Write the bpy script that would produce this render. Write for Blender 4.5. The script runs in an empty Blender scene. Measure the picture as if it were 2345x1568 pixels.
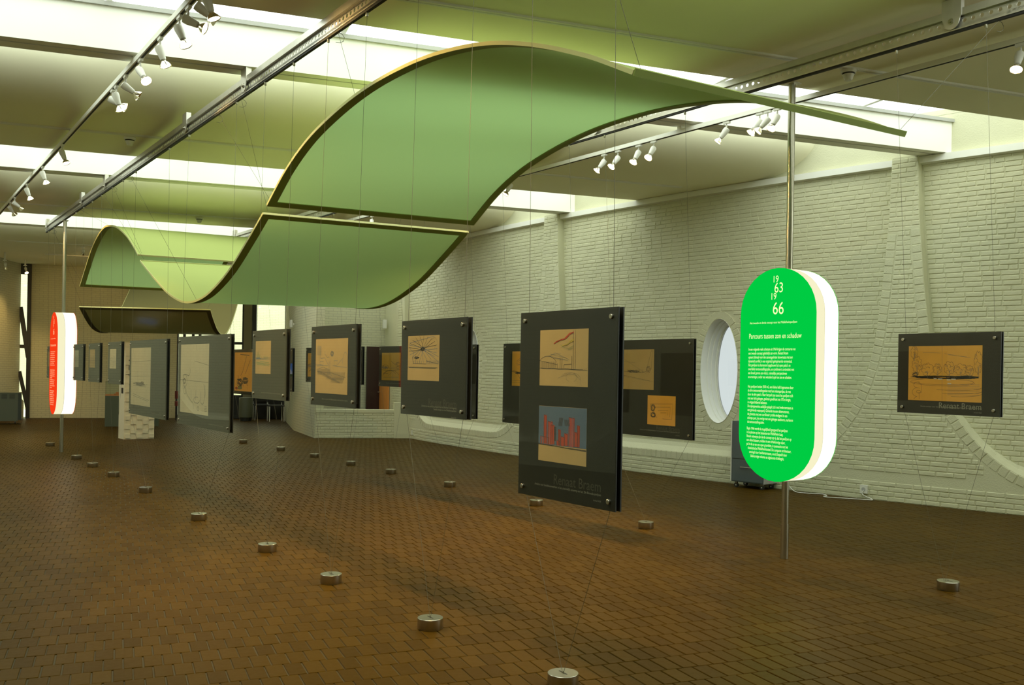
import bpy, bmesh, math, random
from mathutils import Vector, Matrix

random.seed(11)
R = math.radians
scene = bpy.context.scene
COL = scene.collection
PI = math.pi

# ------------------------------------------------------------------ camera
W_PX, H_PX = 2345.0, 1568.0
F_PX, CX, CY = 2150.0, 1172.5, 847.0
CAM_H = 1.625
yaw, roll = R(22.75), R(0.96)
FWD = Vector((math.sin(yaw), math.cos(yaw), 0))
_r0 = Vector((math.cos(yaw), -math.sin(yaw), 0)); _u0 = Vector((0, 0, 1))
RIGHT = _r0 * math.cos(roll) + _u0 * math.sin(roll)
UP = -_r0 * math.sin(roll) + _u0 * math.cos(roll)
CAMPOS = Vector((0, 0, CAM_H))
cam_data = bpy.data.cameras.new('camera')
cam = bpy.data.objects.new('camera', cam_data); COL.objects.link(cam)
M = Matrix.Identity(4)
for i in range(3):
    M[i][0] = RIGHT[i]; M[i][1] = UP[i]; M[i][2] = -FWD[i]; M[i][3] = CAMPOS[i]
cam.matrix_world = M
cam_data.sensor_fit = 'HORIZONTAL'; cam_data.sensor_width = 36.0
cam_data.lens = 36.0 * F_PX / W_PX
cam_data.shift_y = (CY - H_PX / 2) / W_PX
cam_data.clip_start = 0.05; cam_data.clip_end = 200
scene.camera = cam


def project(p):
    v = Vector(p) - CAMPOS
    a = v.dot(FWD)
    if a < 0.1:
        return None
    return (CX + F_PX * v.dot(RIGHT) / a, CY - F_PX * v.dot(UP) / a, a)


# ------------------------------------------------------------------ sky and daylight
SKY = 3.05
world = bpy.data.worlds.new('overcast_sky'); scene.world = world
world.use_nodes = True
bg = world.node_tree.nodes['Background']
bg.inputs['Color'].default_value = (0.92, 1.0, 0.92, 1)
bg.inputs['Strength'].default_value = SKY
LAMP_W = 130.0
WARM = (1.0, 0.64, 0.22)

scene.view_settings.view_transform = 'Standard'
scene.view_settings.look = 'None'
scene.view_settings.gamma = 1.0
scene.view_settings.use_curve_mapping = False
scene.view_settings.exposure = 0.22
try:
    scene.cycles.max_bounces = 8
    scene.cycles.diffuse_bounces = 5
    scene.cycles.glossy_bounces = 4
    scene.cycles.transparent_max_bounces = 16
    scene.cycles.caustics_reflective = False
    scene.cycles.caustics_refractive = False
    scene.cycles.sample_clamp_indirect = 4.0
except Exception:
    pass

ZC = 4.45            # underside of the ceiling
ZG = 4.92            # skylight glazing
BA = R(2.5)          # the roof beams lie 2.5 degrees off the floor tiles
BT = Vector((math.cos(BA), -math.sin(BA), 0)); BN = Vector((math.sin(BA), math.cos(BA), 0))


def portal(center, xdir, zdir, sx, sy, name):
    ld = bpy.data.lights.new(name, 'AREA'); ld.shape = 'RECTANGLE'; ld.size = sx; ld.size_y = sy
    ld.cycles.is_portal = True
    o = bpy.data.objects.new(name, ld); COL.objects.link(o)
    z = -Vector(zdir).normalized(); x = Vector(xdir).normalized(); y = z.cross(x)
    m = Matrix.Identity(4)
    for i in range(3):
        m[i][0] = x[i]; m[i][1] = y[i]; m[i][2] = z[i]; m[i][3] = center[i]
    o.matrix_world = m
    return o


SKYLIGHTS = [(1.62, 4.85), (7.72, 10.85), (13.8, 17.0), (19.95, 23.2)]
for k, (n0, n1) in enumerate(SKYLIGHTS):
    c = BT * 2.0 + BN * ((n0 + n1) / 2) + Vector((0, 0, ZG + 0.03))
    portal(c, BT, (0, 0, -1), 17.0, n1 - n0, 'skylight_daylight')

# ------------------------------------------------------------------ materials
MATS = {}


def new_mat(name):
    m = bpy.data.materials.new(name); m.use_nodes = True
    m.node_tree.nodes.clear()
    return m, m.node_tree.nodes, m.node_tree.links


def pbr(name, col, rough=0.6, metal=0.0, spec=0.5, coat=0.0, noise=None, bump=None, emit=None, trans=0.0):
    m, N, L = new_mat(name)
    out = N.new('ShaderNodeOutputMaterial'); b = N.new('ShaderNodeBsdfPrincipled')
    b.inputs['Base Color'].default_value = (*col, 1); b.inputs['Roughness'].default_value = rough
    b.inputs['Metallic'].default_value = metal; b.inputs['Specular IOR Level'].default_value = spec
    b.inputs['Coat Weight'].default_value = coat; b.inputs['Coat Roughness'].default_value = 0.03
    if emit:
        b.inputs['Emission Color'].default_value = (*emit[0], 1); b.inputs['Emission Strength'].default_value = emit[1]
    tc = N.new('ShaderNodeTexCoord')
    if noise:
        sc, amt = noise
        nz = N.new('ShaderNodeTexNoise'); nz.inputs['Scale'].default_value = sc; nz.inputs['Detail'].default_value = 4
        L.new(tc.outputs['Object'], nz.inputs['Vector'])
        mr = N.new('ShaderNodeMapRange'); mr.inputs[3].default_value = 1 - amt; mr.inputs[4].default_value = 1 + amt
        L.new(nz.outputs['Fac'], mr.inputs[0])
        mx = N.new('ShaderNodeMix'); mx.data_type = 'RGBA'; mx.blend_type = 'MULTIPLY'; mx.inputs[0].default_value = 1
        mx.inputs[6].default_value = (*col, 1); L.new(mr.outputs[0], mx.inputs[7]); L.new(mx.outputs[2], b.inputs['Base Color'])
    if bump:
        sc, st = bump
        nz = N.new('ShaderNodeTexNoise'); nz.inputs['Scale'].default_value = sc; nz.inputs['Detail'].default_value = 5
        L.new(tc.outputs['Object'], nz.inputs['Vector'])
        bp = N.new('ShaderNodeBump'); bp.inputs['Strength'].default_value = st; bp.inputs['Distance'].default_value = 0.01
        L.new(nz.outputs['Fac'], bp.inputs['Height']); L.new(bp.outputs[0], b.inputs['Normal'])
    L.new(b.outputs[0], out.inputs['Surface'])
    MATS[name] = m
    return m


WHITE = (0.60, 0.59, 0.405)
pbr('painted_brick', WHITE, 0.75, bump=(60, 0.35), noise=(3, 0.05))
pbr('plaster', (0.88, 0.85, 0.62), 0.85, noise=(0.8, 0.04))
pbr('beam_paint', (0.88, 0.88, 0.80), 0.8, noise=(1.2, 0.03))
pbr('trim_white', (0.80, 0.79, 0.72), 0.6)
pbr('reveal_white', (0.90, 0.90, 0.84), 0.7)
pbr('grey_frame', (0.42, 0.42, 0.38), 0.5)
pbr('slot_black', (0.012, 0.012, 0.010), 0.7)
pbr('galvanised', (0.62, 0.60, 0.54), 0.35, metal=0.75, noise=(14, 0.12))
pbr('track_white', (0.86, 0.85, 0.76), 0.45)
pbr('lamp_white', (0.78, 0.77, 0.70), 0.4)
pbr('steel', (0.46, 0.44, 0.36), 0.28, metal=1.0, noise=(40, 0.08))
pbr('steel_dark', (0.30, 0.29, 0.25), 0.35, metal=1.0)
pbr('wire', (0.16, 0.15, 0.11), 0.5, metal=0.6)
pbr('board_black', (0.012, 0.013, 0.008), 0.45)
pbr('board_face', (0.009, 0.0095, 0.004), 0.5)
pbr('board_grey', (0.048, 0.050, 0.028), 0.5)  # dark board with the bright wall's reflection put into a lighter grey
pbr('caption', (0.26, 0.26, 0.19), 0.6)
pbr('title', (0.070, 0.070, 0.045), 0.6)
pbr('paper_tan', (0.46, 0.32, 0.12), 0.8, noise=(5, 0.12))
pbr('paper_pale', (0.58, 0.51, 0.31), 0.8, noise=(5, 0.10))
pbr('paper_orange', (0.74, 0.38, 0.055), 0.8, noise=(5, 0.14))
pbr('ink', (0.055, 0.05, 0.04), 0.8)
pbr('ink_soft', (0.20, 0.17, 0.11), 0.8)
pbr('ink_blue', (0.10, 0.15, 0.20), 0.8)
pbr('ink_red', (0.48, 0.07, 0.03), 0.8)
pbr('ink_yellow', (0.50, 0.38, 0.05), 0.8)
pbr('ink_green', (0.24, 0.27, 0.10), 0.8)
pbr('ink_white', (0.62, 0.58, 0.45), 0.8)
pbr('ink_grey', (0.24, 0.22, 0.16), 0.8)
pbr('black_steel', (0.022, 0.020, 0.016), 0.5)
pbr('brown_column', (0.27, 0.24, 0.15), 0.8)
pbr('door_red', (0.030, 0.008, 0.006), 0.35)
pbr('cart_blue', (0.10, 0.125, 0.13), 0.45)
pbr('cart_light', (0.42, 0.42, 0.40), 0.45)
pbr('cabinet_green', (0.13, 0.135, 0.085), 0.55)
pbr('cabinet_side', (0.045, 0.05, 0.04), 0.5)
pbr('pedestal', (0.085, 0.10, 0.06), 0.6)
pbr('kiosk_white', (0.78, 0.74, 0.56), 0.55)
pbr('rubber', (0.03, 0.03, 0.028), 0.6)
pbr('plastic_white', (0.75, 0.74, 0.66), 0.5)
pbr('orange_glow_tone', (0.70, 0.28, 0.06), 0.7, noise=(9, 0.1))  # orange light falling on the brick by the door, put into a colour
pbr('model_orange', (0.55, 0.22, 0.07), 0.7)
pbr('red_fabric', (0.20, 0.04, 0.03), 0.8)
pbr('grout', (0.046, 0.034, 0.006), 0.75, noise=(8, 0.15))
pbr('sail_frame', (0.26, 0.27, 0.055), 0.6)
pbr('sail_hem', (0.22, 0.28, 0.05), 0.7)
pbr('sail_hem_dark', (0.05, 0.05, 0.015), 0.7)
pbr('sail_edge', (0.56, 0.56, 0.24), 0.6)


def brick_far():
    m, N, L = new_mat('brick_far')
    out = N.new('ShaderNodeOutputMaterial'); b = N.new('ShaderNodeBsdfPrincipled')
    uv = N.new('ShaderNodeUVMap'); bt = N.new('ShaderNodeTexBrick')
    L.new(uv.outputs[0], bt.inputs['Vector'])
    bt.inputs['Color1'].default_value = (*WHITE, 1); bt.inputs['Color2'].default_value = (0.575, 0.565, 0.385, 1)
    bt.inputs['Mortar'].default_value = (0.44, 0.43, 0.31, 1)
    bt.inputs['Scale'].default_value = 1.0; bt.inputs['Mortar Size'].default_value = 0.006
    bt.inputs['Mortar Smooth'].default_value = 0.6
    bt.inputs['Brick Width'].default_value = 0.215; bt.inputs['Row Height'].default_value = 0.0625
    bp = N.new('ShaderNodeBump'); bp.inputs['Strength'].default_value = 0.6; bp.inputs['Distance'].default_value = 0.006
    bp.invert = True
    L.new(bt.outputs['Fac'], bp.inputs['Height']); L.new(bp.outputs[0], b.inputs['Normal'])
    L.new(bt.outputs['Color'], b.inputs['Base Color']); b.inputs['Roughness'].default_value = 0.8
    L.new(b.outputs[0], out.inputs['Surface']); MATS['brick_far'] = m


brick_far()


def tile_mat():
    m, N, L = new_mat('floor_tile')
    out = N.new('ShaderNodeOutputMaterial'); b = N.new('ShaderNodeBsdfPrincipled')
    geo = N.new('ShaderNodeNewGeometry'); oi = N.new('ShaderNodeObjectInfo')
    ad = N.new('ShaderNodeMath'); ad.operation = 'ADD'; fr = N.new('ShaderNodeMath'); fr.operation = 'FRACT'
    L.new(geo.outputs['Random Per Island'], ad.inputs[0]); L.new(oi.outputs['Random'], ad.inputs[1]); L.new(ad.outputs[0], fr.inputs[0])
    cr = N.new('ShaderNodeValToRGB'); e = cr.color_ramp.elements
    e[0].position = 0; e[0].color = (0.050, 0.0262, 0.0024, 1); e[1].position = 1; e[1].color = (0.070, 0.0375, 0.0038, 1)
    x = e.new(0.5); x.color = (0.060, 0.0318, 0.0030, 1)
    L.new(fr.outputs[0], cr.inputs[0])
    nz = N.new('ShaderNodeTexNoise'); nz.inputs['Scale'].default_value = 0.7; nz.inputs['Detail'].default_value = 3
    L.new(geo.outputs['Position'], nz.inputs['Vector'])
    mr = N.new('ShaderNodeMapRange'); mr.inputs[3].default_value = 0.82; mr.inputs[4].default_value = 1.16
    L.new(nz.outputs['Fac'], mr.inputs[0])
    mx = N.new('ShaderNodeMix'); mx.data_type = 'RGBA'; mx.blend_type = 'MULTIPLY'; mx.inputs[0].default_value = 1
    L.new(cr.outputs[0], mx.inputs[6]); L.new(mr.outputs[0], mx.inputs[7]); L.new(mx.outputs[2], b.inputs['Base Color'])
    n2 = N.new('ShaderNodeTexNoise'); n2.inputs['Scale'].default_value = 25; n2.inputs['Detail'].default_value = 3
    L.new(geo.outputs['Position'], n2.inputs['Vector'])
    m2 = N.new('ShaderNodeMapRange'); m2.inputs[3].default_value = 0.34; m2.inputs[4].default_value = 0.50
    L.new(n2.outputs['Fac'], m2.inputs[0]); L.new(m2.outputs[0], b.inputs['Roughness'])
    b.inputs['Specular Tint'].default_value = (1.0, 0.62, 0.14, 1); b.inputs['Specular IOR Level'].default_value = 0.05
    bp = N.new('ShaderNodeBump'); bp.inputs['Strength'].default_value = 0.12; bp.inputs['Distance'].default_value = 0.003
    L.new(n2.outputs['Fac'], bp.inputs['Height']); L.new(bp.outputs[0], b.inputs['Normal'])
    L.new(b.outputs[0], out.inputs['Surface']); MATS['floor_tile'] = m


tile_mat()


def fabric_mat(name, col, tcol, tfac, gloss):
    m, N, L = new_mat(name)
    out = N.new('ShaderNodeOutputMaterial')
    d = N.new('ShaderNodeBsdfDiffuse'); d.inputs['Color'].default_value = (*col, 1)
    t = N.new('ShaderNodeBsdfTranslucent'); t.inputs['Color'].default_value = (*tcol, 1)
    mx = N.new('ShaderNodeMixShader'); mx.inputs[0].default_value = tfac
    L.new(d.outputs[0], mx.inputs[1]); L.new(t.outputs[0], mx.inputs[2])
    g = N.new('ShaderNodeBsdfGlossy'); g.inputs['Roughness'].default_value = 0.28; g.inputs['Color'].default_value = (1, 1, 1, 1)
    lw = N.new('ShaderNodeLayerWeight'); lw.inputs['Blend'].default_value = 0.25
    mm = N.new('ShaderNodeMath'); mm.operation = 'MULTIPLY'; mm.inputs[1].default_value = gloss
    L.new(lw.outputs['Fresnel'], mm.inputs[0])
    m2 = N.new('ShaderNodeMixShader'); L.new(mm.outputs[0], m2.inputs[0]); L.new(mx.outputs[0], m2.inputs[1]); L.new(g.outputs[0], m2.inputs[2])
    wv = N.new('ShaderNodeTexNoise'); wv.inputs['Scale'].default_value = 400
    tc = N.new('ShaderNodeTexCoord'); L.new(tc.outputs['Object'], wv.inputs['Vector'])
    bp = N.new('ShaderNodeBump'); bp.inputs['Strength'].default_value = 0.08; bp.inputs['Distance'].default_value = 0.001
    L.new(wv.outputs['Fac'], bp.inputs['Height'])
    L.new(bp.outputs[0], d.inputs['Normal'])
    L.new(m2.outputs[0], out.inputs['Surface']); MATS[name] = m


fabric_mat('sail_green', (0.43, 0.50, 0.17), (0.50, 0.80, 0.32), 0.22, 0.03)
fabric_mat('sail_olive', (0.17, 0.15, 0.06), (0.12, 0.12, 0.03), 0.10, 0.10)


def glass_mat(name, tint, refl=1.0):
    m, N, L = new_mat(name)
    out = N.new('ShaderNodeOutputMaterial')
    t = N.new('ShaderNodeBsdfTransparent'); t.inputs['Color'].default_value = (*tint, 1)
    g = N.new('ShaderNodeBsdfGlossy'); g.inputs['Roughness'].default_value = 0.01
    # reflectance the same from both sides of the thin sheet (Schlick)
    fr = N.new('ShaderNodeLayerWeight'); fr.inputs['Blend'].default_value = 0.5
    pw_ = N.new('ShaderNodeMath'); pw_.operation = 'POWER'; pw_.inputs[1].default_value = 5.0
    L.new(fr.outputs['Facing'], pw_.inputs[0])
    mm = N.new('ShaderNodeMath'); mm.operation = 'MULTIPLY_ADD'; mm.inputs[1].default_value = 0.93 * refl; mm.inputs[2].default_value = 0.042 * refl
    L.new(pw_.outputs[0], mm.inputs[0])
    mx = N.new('ShaderNodeMixShader'); L.new(mm.outputs[0], mx.inputs[0]); L.new(t.outputs[0], mx.inputs[1]); L.new(g.outputs[0], mx.inputs[2])
    L.new(mx.outputs[0], out.inputs['Surface']); MATS[name] = m


glass_mat('glass', (0.94, 0.96, 0.94))
glass_mat('glass_grey', (0.20, 0.205, 0.22))
glass_mat('acrylic', (0.96, 0.97, 0.95), 1.0)


def emit_mat(name, col, strength):
    m, N, L = new_mat(name)
    out = N.new('ShaderNodeOutputMaterial'); e = N.new('ShaderNodeEmission')
    e.inputs[0].default_value = (*col, 1); e.inputs[1].default_value = strength
    L.new(e.outputs[0], out.inputs['Surface']); MATS[name] = m


emit_mat('bulb_glow', (1.0, 0.80, 0.45), 14.0)
emit_mat('sign_green', (0.0, 0.60, 0.055), 0.86)
emit_mat('sign_red', (0.92, 0.045, 0.008), 0.86)
emit_mat('sign_body', (1.0, 0.97, 0.70), 1.35)
emit_mat('sign_rim', (1.0, 0.95, 0.62), 0.80)
emit_mat('sign_text', (0.86, 0.98, 0.45), 1.0)
emit_mat('sign_text_red', (1.0, 0.62, 0.30), 1.0)
emit_mat('screen_sky', (0.09, 0.30, 0.85), 1.0)
emit_mat('screen_green', (0.03, 0.11, 0.02), 1.0)
emit_mat('screen_white', (0.75, 0.8, 0.85), 1.0)


def reflector_mat():
    m, N, L = new_mat('reflector')
    out = N.new('ShaderNodeOutputMaterial'); b = N.new('ShaderNodeBsdfPrincipled')
    b.inputs['Base Color'].default_value = (0.85, 0.78, 0.62, 1); b.inputs['Metallic'].default_value = 1; b.inputs['Roughness'].default_value = 0.15
    L.new(b.outputs[0], out.inputs['Surface']); MATS['reflector'] = m


reflector_mat()


# ------------------------------------------------------------------ mesh helpers
class MB:
    def __init__(self):
        self.v = []; self.f = []; self.uv = None

    def add(self, vs, fs):
        o = len(self.v); self.v += [tuple(p) for p in vs]; self.f += [tuple(i + o for i in q) for q in fs]
        return self

    def box(self, x0, x1, y0, y1, z0, z1, M=None):
        vs = [Vector((x, y, z)) for z in (z0, z1) for y in (y0, y1) for x in (x0, x1)]
        if M is not None:
            vs = [M @ p for p in vs]
        return self.add(vs, [(0, 2, 3, 1), (4, 5, 7, 6), (0, 1, 5, 4), (2, 6, 7, 3), (0, 4, 6, 2), (1, 3, 7, 5)])

    def bar(self, a, b, w, h, up=(0, 0, 1)):
        a = Vector(a); b = Vector(b); d = (b - a); L = d.length; d.normalize()
        s = d.cross(Vector(up)); s.normalize(); u = s.cross(d)
        vs = [p + s * x + u * y for p in (a, b) for (x, y) in ((-w / 2, -h / 2), (w / 2, -h / 2), (w / 2, h / 2), (-w / 2, h / 2))]
        return self.add(vs, [(3, 2, 1, 0), (4, 5, 6, 7), (0, 1, 5, 4), (1, 2, 6, 5), (2, 3, 7, 6), (3, 0, 4, 7)])

    def tube(self, path, r, n=8, caps=True):
        path = [Vector(p) for p in path]; rings = []
        up = Vector((0, 0, 1))
        for i, p in enumerate(path):
            d = (path[min(i + 1, len(path) - 1)] - path[max(i - 1, 0)]).normalized()
            s = d.cross(up)
            if s.length < 1e-3:
                s = d.cross(Vector((0, 1, 0)))
            s.normalize(); u = s.cross(d)
            rr = r[i] if isinstance(r, (list, tuple)) else r
            rings.append([p + (s * math.cos(2 * PI * k / n) + u * math.sin(2 * PI * k / n)) * rr for k in range(n)])
        vs = [q for g in rings for q in g]; fs = []
        for i in range(len(path) - 1):
            for k in range(n):
                a = i * n + k; b = i * n + (k + 1) % n
                fs.append((a, a + n, b + n, b))
        if caps:
            fs.append(tuple(range(n))); fs.append(tuple(reversed([(len(path) - 1) * n + k for k in range(n)])))
        return self.add(vs, fs)

    def lathe(self, prof, n=24, M=None):
        vs = []; fs = []
        for (r, z) in prof:
            for k in range(n):
                p = Vector((r * math.cos(2 * PI * k / n), r * math.sin(2 * PI * k / n), z))
                vs.append(M @ p if M is not None else p)
        for i in range(len(prof) - 1):
            for k in range(n):
                a = i * n + k; b = i * n + (k + 1) % n
                fs.append((a, b, b + n, a + n))
        if prof[0][0] > 1e-5:
            fs.append(tuple(reversed(range(n))))
        if prof[-1][0] > 1e-5:
            fs.append(tuple((len(prof) - 1) * n + k for k in range(n)))
        return self.add(vs, fs)

    def prism(self, poly, a, b, M=None):
        """poly in local XZ, extruded along local Y from a to b"""
        n = len(poly)
        vs = [Vector((x, a, z)) for x, z in poly] + [Vector((x, b, z)) for x, z in poly]
        if M is not None:
            vs = [M @ p for p in vs]
        fs = [tuple(range(n)), tuple(reversed(range(n, 2 * n)))]
        for i in range(n):
            j = (i + 1) % n
            fs.append((i, i + n, j + n, j))
        return self.add(vs, fs)

    def mesh(self, name, smooth=False):
        me = bpy.data.meshes.new(name); me.from_pydata(self.v, [], self.f)
        if self.uv is not None:
            lay = me.uv_layers.new(name='UVMap')
            fl = [c for l in me.loops for c in self.uv[l.vertex_index]]
            lay.data.foreach_set('uv', fl)
        me.validate()
        if smooth:
            me.polygons.foreach_set('use_smooth', [True] * len(me.polygons))
            me.set_sharp_from_angle(angle=R(30))
        me.update()
        return me

    def fix(self):
        return self

    def build(self, name, mat, parent=None, smooth=False, recalc=True):
        me = self.mesh(name, False)
        if recalc:
            bm = bmesh.new(); bm.from_mesh(me); bmesh.ops.recalc_face_normals(bm, faces=bm.faces); bm.to_mesh(me); bm.free()
        if smooth:
            me.polygons.foreach_set('use_smooth', [True] * len(me.polygons))
            me.set_sharp_from_angle(angle=R(30))
        return link(name, me, mat, parent)


def link(name, me, mat, parent=None):
    o = bpy.data.objects.new(name, me)
    if mat and not me.materials:
        me.materials.append(MATS[mat])
    COL.objects.link(o)
    if parent is not None:
        o.parent = parent
    return o


def tag(o, label, cat, group=None, kind=None):
    o['label'] = label; o['category'] = cat
    if group:
        o['group'] = group
    if kind:
        o['kind'] = kind
    return o


def empty(name, loc=(0, 0, 0), rz=0.0):
    o = bpy.data.objects.new(name, None); COL.objects.link(o); o.location = loc; o.rotation_euler = (0, 0, rz)
    o.empty_display_size = 0.1
    return o


def copy_tree(o, parent=None):
    c = o.copy(); COL.objects.link(c)
    if parent is not None:
        c.parent = parent
    for ch in list(o.children):
        copy_tree(ch, c)
    return c


ORD = ['nearest', 'second', 'third', 'fourth', 'fifth', 'sixth', 'seventh', 'eighth', 'ninth', 'tenth', 'eleventh', 'twelfth', 'thirteenth', 'fourteenth', 'fifteenth', 'sixteenth', 'seventeenth', 'eighteenth']

# ------------------------------------------------------------------ lettering (made while the scene is empty)
_texts = {}


def make_texts(reqs):
    obs = []
    for key, (body, size, align, sx) in reqs.items():
        cu = bpy.data.curves.new('lettering', 'FONT'); cu.body = body; cu.size = size; cu.align_x = align; cu.resolution_u = 3
        ob = bpy.data.objects.new('lettering', cu); COL.objects.link(ob); obs.append((key, ob, sx))
    dg = bpy.context.evaluated_depsgraph_get()
    for key, ob, sx in obs:
        me = bpy.data.meshes.new_from_object(ob.evaluated_get(dg)); me.materials.clear()
        # text lies in local XY: turn to XZ, facing -Y
        me.transform(Matrix(((sx, 0, 0, 0), (0, 0, -1, 0), (0, 1, 0, 0), (0, 0, 0, 1))))
        _texts[key] = me
    for key, ob, sx in obs:
        cu = ob.data; bpy.data.objects.remove(ob); bpy.data.curves.remove(cu)


P1 = ["In een volgende reeks schetsen uit 1964 krijgen de contouren van", "een tweede concept geleidelijk aan vorm. Renaat Braem",
      "opteert ditmaal voor \u00e9\u00e9n aaneengesloten bouwmassa met een", "dynamisch profiel, in een organisch ge\u00efnspireerde vormentaal.",
      "Het paviljoen is alternerend opgebouwd uit open patio's en", "overdekte tentoonstellingszalen, en combineert continu\u00efteit met",
      "een breed gamma aan vista's, ruimtelijke perspectieven", "en ervaringen, onder een wisselend spel van zon en schaduw."]
P2 = ["Het paviljoen beslaat 3500 m2, een kleine helft ingenomen door", "de drie tentoonstellingszalen met hun inkompartijen, de rest",
      "door de drie patio's. Naar het park toe toont het paviljoen zich", "met een licht gebogen, gesloten gevelfront van 170 m lengte,",
      "in witgeschilderde baksteen.", "De opengewerkte zuidzijde spiegelt zich met brede terrassen in", "een golvende waterpartij. Golvende houten dakstructuren,",
      "de grootste met een curvilineair profiel eindigend in een", "scherpe punt, de overige met een gebogen zaadvorm, markeren", "de tentoonstellingszalen."]
P3 = ["Begin 1966 wordt de mogelijkheid geopperd het paviljoen", "in te planten op het buitenterrein Middelheim-Laag.",
      "Braem ontwerpt zijn derde concept op rij, dat het paviljoen op", "een eiland situeert, midden in een cirkelvormige vijver,",
      "pal in de as van een open grasvlakte, in symmetrie met het", "   classicistische Middelheimkasteel. De compacte architectuur,",
      "      omringd door beeldenterrassen, wordt bepaald door", "         blokvormige volumes en afgeknotte lichtkegels."]
make_texts({
    'y19': ('19', 0.085, 'LEFT', 0.8), 'y63': ('63', 0.125, 'LEFT', 0.8), 'y66': ('66', 0.155, 'LEFT', 0.8),
    'sub': ('Het tweede en derde concept voor het Middelheimpaviljoen', 0.030, 'LEFT', 0.74),
    'head': ('Parcours tussen zon en schaduw', 0.066, 'LEFT', 0.655),
    'p1': ('\n'.join(P1), 0.0250, 'LEFT', 0.78), 'p2': ('\n'.join(P2), 0.0250, 'LEFT', 0.78), 'p3': ('\n'.join(P3), 0.0250, 'LEFT', 0.78),
    'rhead': ('Parcours', 0.075, 'CENTER', 0.9),
    'title': ('Renaat Braem', 0.066, 'RIGHT', 0.9), 'title_big': ('Renaat Braem', 0.075, 'RIGHT', 0.9),
    'arch': ('Archief VIOE', 0.012, 'RIGHT', 0.9),
    'cB1': ('Derde concept voor het Middelheimpaviljoen met inplanting op Middelheim-Laag', 0.0172, 'RIGHT', 0.86),
    'cA1': ('Ambitie voor beeldhouwwerken in het uiteindelijk ontwerp van het 20e Bi\u00ebnnale-paviljoen', 0.0172, 'RIGHT', 0.86),
    'cA2': ('Ontwerp van een paviljoen, perspectief van het interieur en de omgeving\nTweede concept voor het Middelheimpaviljoen', 0.0165, 'RIGHT', 0.86),
    'cB2': ('Schetsen voor het Middelheimpaviljoen met buitenzicht, doorsnede en inplanting in het park', 0.0180, 'RIGHT', 0.86),
    'cGen': ('Eerste concept voor het Middelheimpaviljoen, schets met park en omgeving', 0.0172, 'RIGHT', 0.86),
})

# ------------------------------------------------------------------ wall curves


def catmull(pts, n=24):
    out = []
    P = [Vector(p) for p in pts]
    P = [P[0] * 2 - P[1]] + P + [P[-1] * 2 - P[-2]]
    for i in range(1, len(P) - 2):
        for k in range(n):
            t = k / n; a, b, c, d = P[i - 1], P[i], P[i + 1], P[i + 2]
            out.append(0.5 * ((2 * b) + (c - a) * t + (2 * a - 5 * b + 4 * c - d) * t * t + (3 * b - a - 3 * c + d) * t * t * t))
    out.append(P[-2])
    return out


class Curve2:
    """a plan curve by arc length; side +1/-1 picks which normal looks into the room"""

    def __init__(self, pts, into):
        self.p = pts; self.s = [0.0]
        for a, b in zip(pts, pts[1:]):
            self.s.append(self.s[-1] + (b - a).length)
        self.len = self.s[-1]; self.into = into

    def at(self, s, off=0.0, z=0.0):
        s = max(0.0, min(self.len - 1e-6, s))
        lo, hi = 0, len(self.s) - 1
        while hi - lo > 1:
            mid = (lo + hi) // 2
            if self.s[mid] <= s:
                lo = mid
            else:
                hi = mid
        t = (s - self.s[lo]) / max(1e-9, self.s[hi] - self.s[lo])
        p = self.p[lo].lerp(self.p[hi], t)
        n = self.normal_at(lo, t)
        return Vector((p.x + n.x * off, p.y + n.y * off, z))

    def normal_at(self, lo, t=0.0):
        a = max(0, lo - 1); b = min(len(self.p) - 1, lo + 2)
        d = (self.p[b] - self.p[a]).normalized()
        return Vector((d.y, -d.x)) * self.into

    def frame(self, s):
        a = self.at(s - 0.03); b = self.at(s + 0.03); d = (b - a).normalized()
        return d, Vector((d.y, -d.x, 0)) * self.into

    def x_at_y(self, y):
        best = None
        for a, b in zip(self.p, self.p[1:]):
            if (a.y - y) * (b.y - y) <= 0 and abs(a.y - b.y) > 1e-9:
                t = (y - a.y) / (b.y - a.y); return a.x + (b.x - a.x) * t
        return self.p[-1].x if abs(self.p[-1].y - y) < abs(self.p[0].y - y) else self.p[0].x


def _wx(y):
    if y > 20.0:
        return _wx(20.0) - 0.10 * (y - 20.0)
    if y < 7.5:
        return _wx(7.5) - 0.479 * (y - 7.5)
    return ((-6.620004e-05 * y + 0.016941934) * y - 0.7246628) * y + 14.7436112


# arc length of the right wall is measured from y = 24.5 as in the survey, the far end is cut at y = 23.1
_full = [Vector((_wx(24.5 - 0.1 * k), 24.5 - 0.1 * k)) for k in range(0, 271)]
RW = Curve2(_full, 1)
if RW.frame(10.0)[1].x > 0:
    RW.into = -1
SHIFT = 0.0
# recorded stations were taken on the unbent curve: line them up on y = 16
LWALL = Curve2(catmull([(-2.62, 30.4), (-4.1, 26.0), (-5.4, 21.0), (-6.3, 14.0), (-6.5, 8.0), (-6.2, 2.0), (-5.8, -3.0)], 12), 1)
if LWALL.frame(10.0)[1].x < 0:
    LWALL.into = -1


def s_of_y(cv, y):
    lo, hi = 0.0, cv.len
    for _ in range(50):
        mid = (lo + hi) / 2
        if cv.at(mid).y > y:
            lo = mid
        else:
            hi = mid
    return (lo + hi) / 2


SOFF = s_of_y(RW, 16.0) - 8.58
S_END = s_of_y(RW, 23.1)

# ------------------------------------------------------------------ floor
floor = MB().add([(-12, -3.2, -0.006), (16, -3.2, -0.006), (16, 37, -0.006), (-12, 37, -0.006)], [(0, 1, 2, 3)]).build('floor', 'grout', recalc=False)
tag(floor, 'brown brick-tiled floor of the exhibition hall', 'floor', kind='structure')


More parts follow.
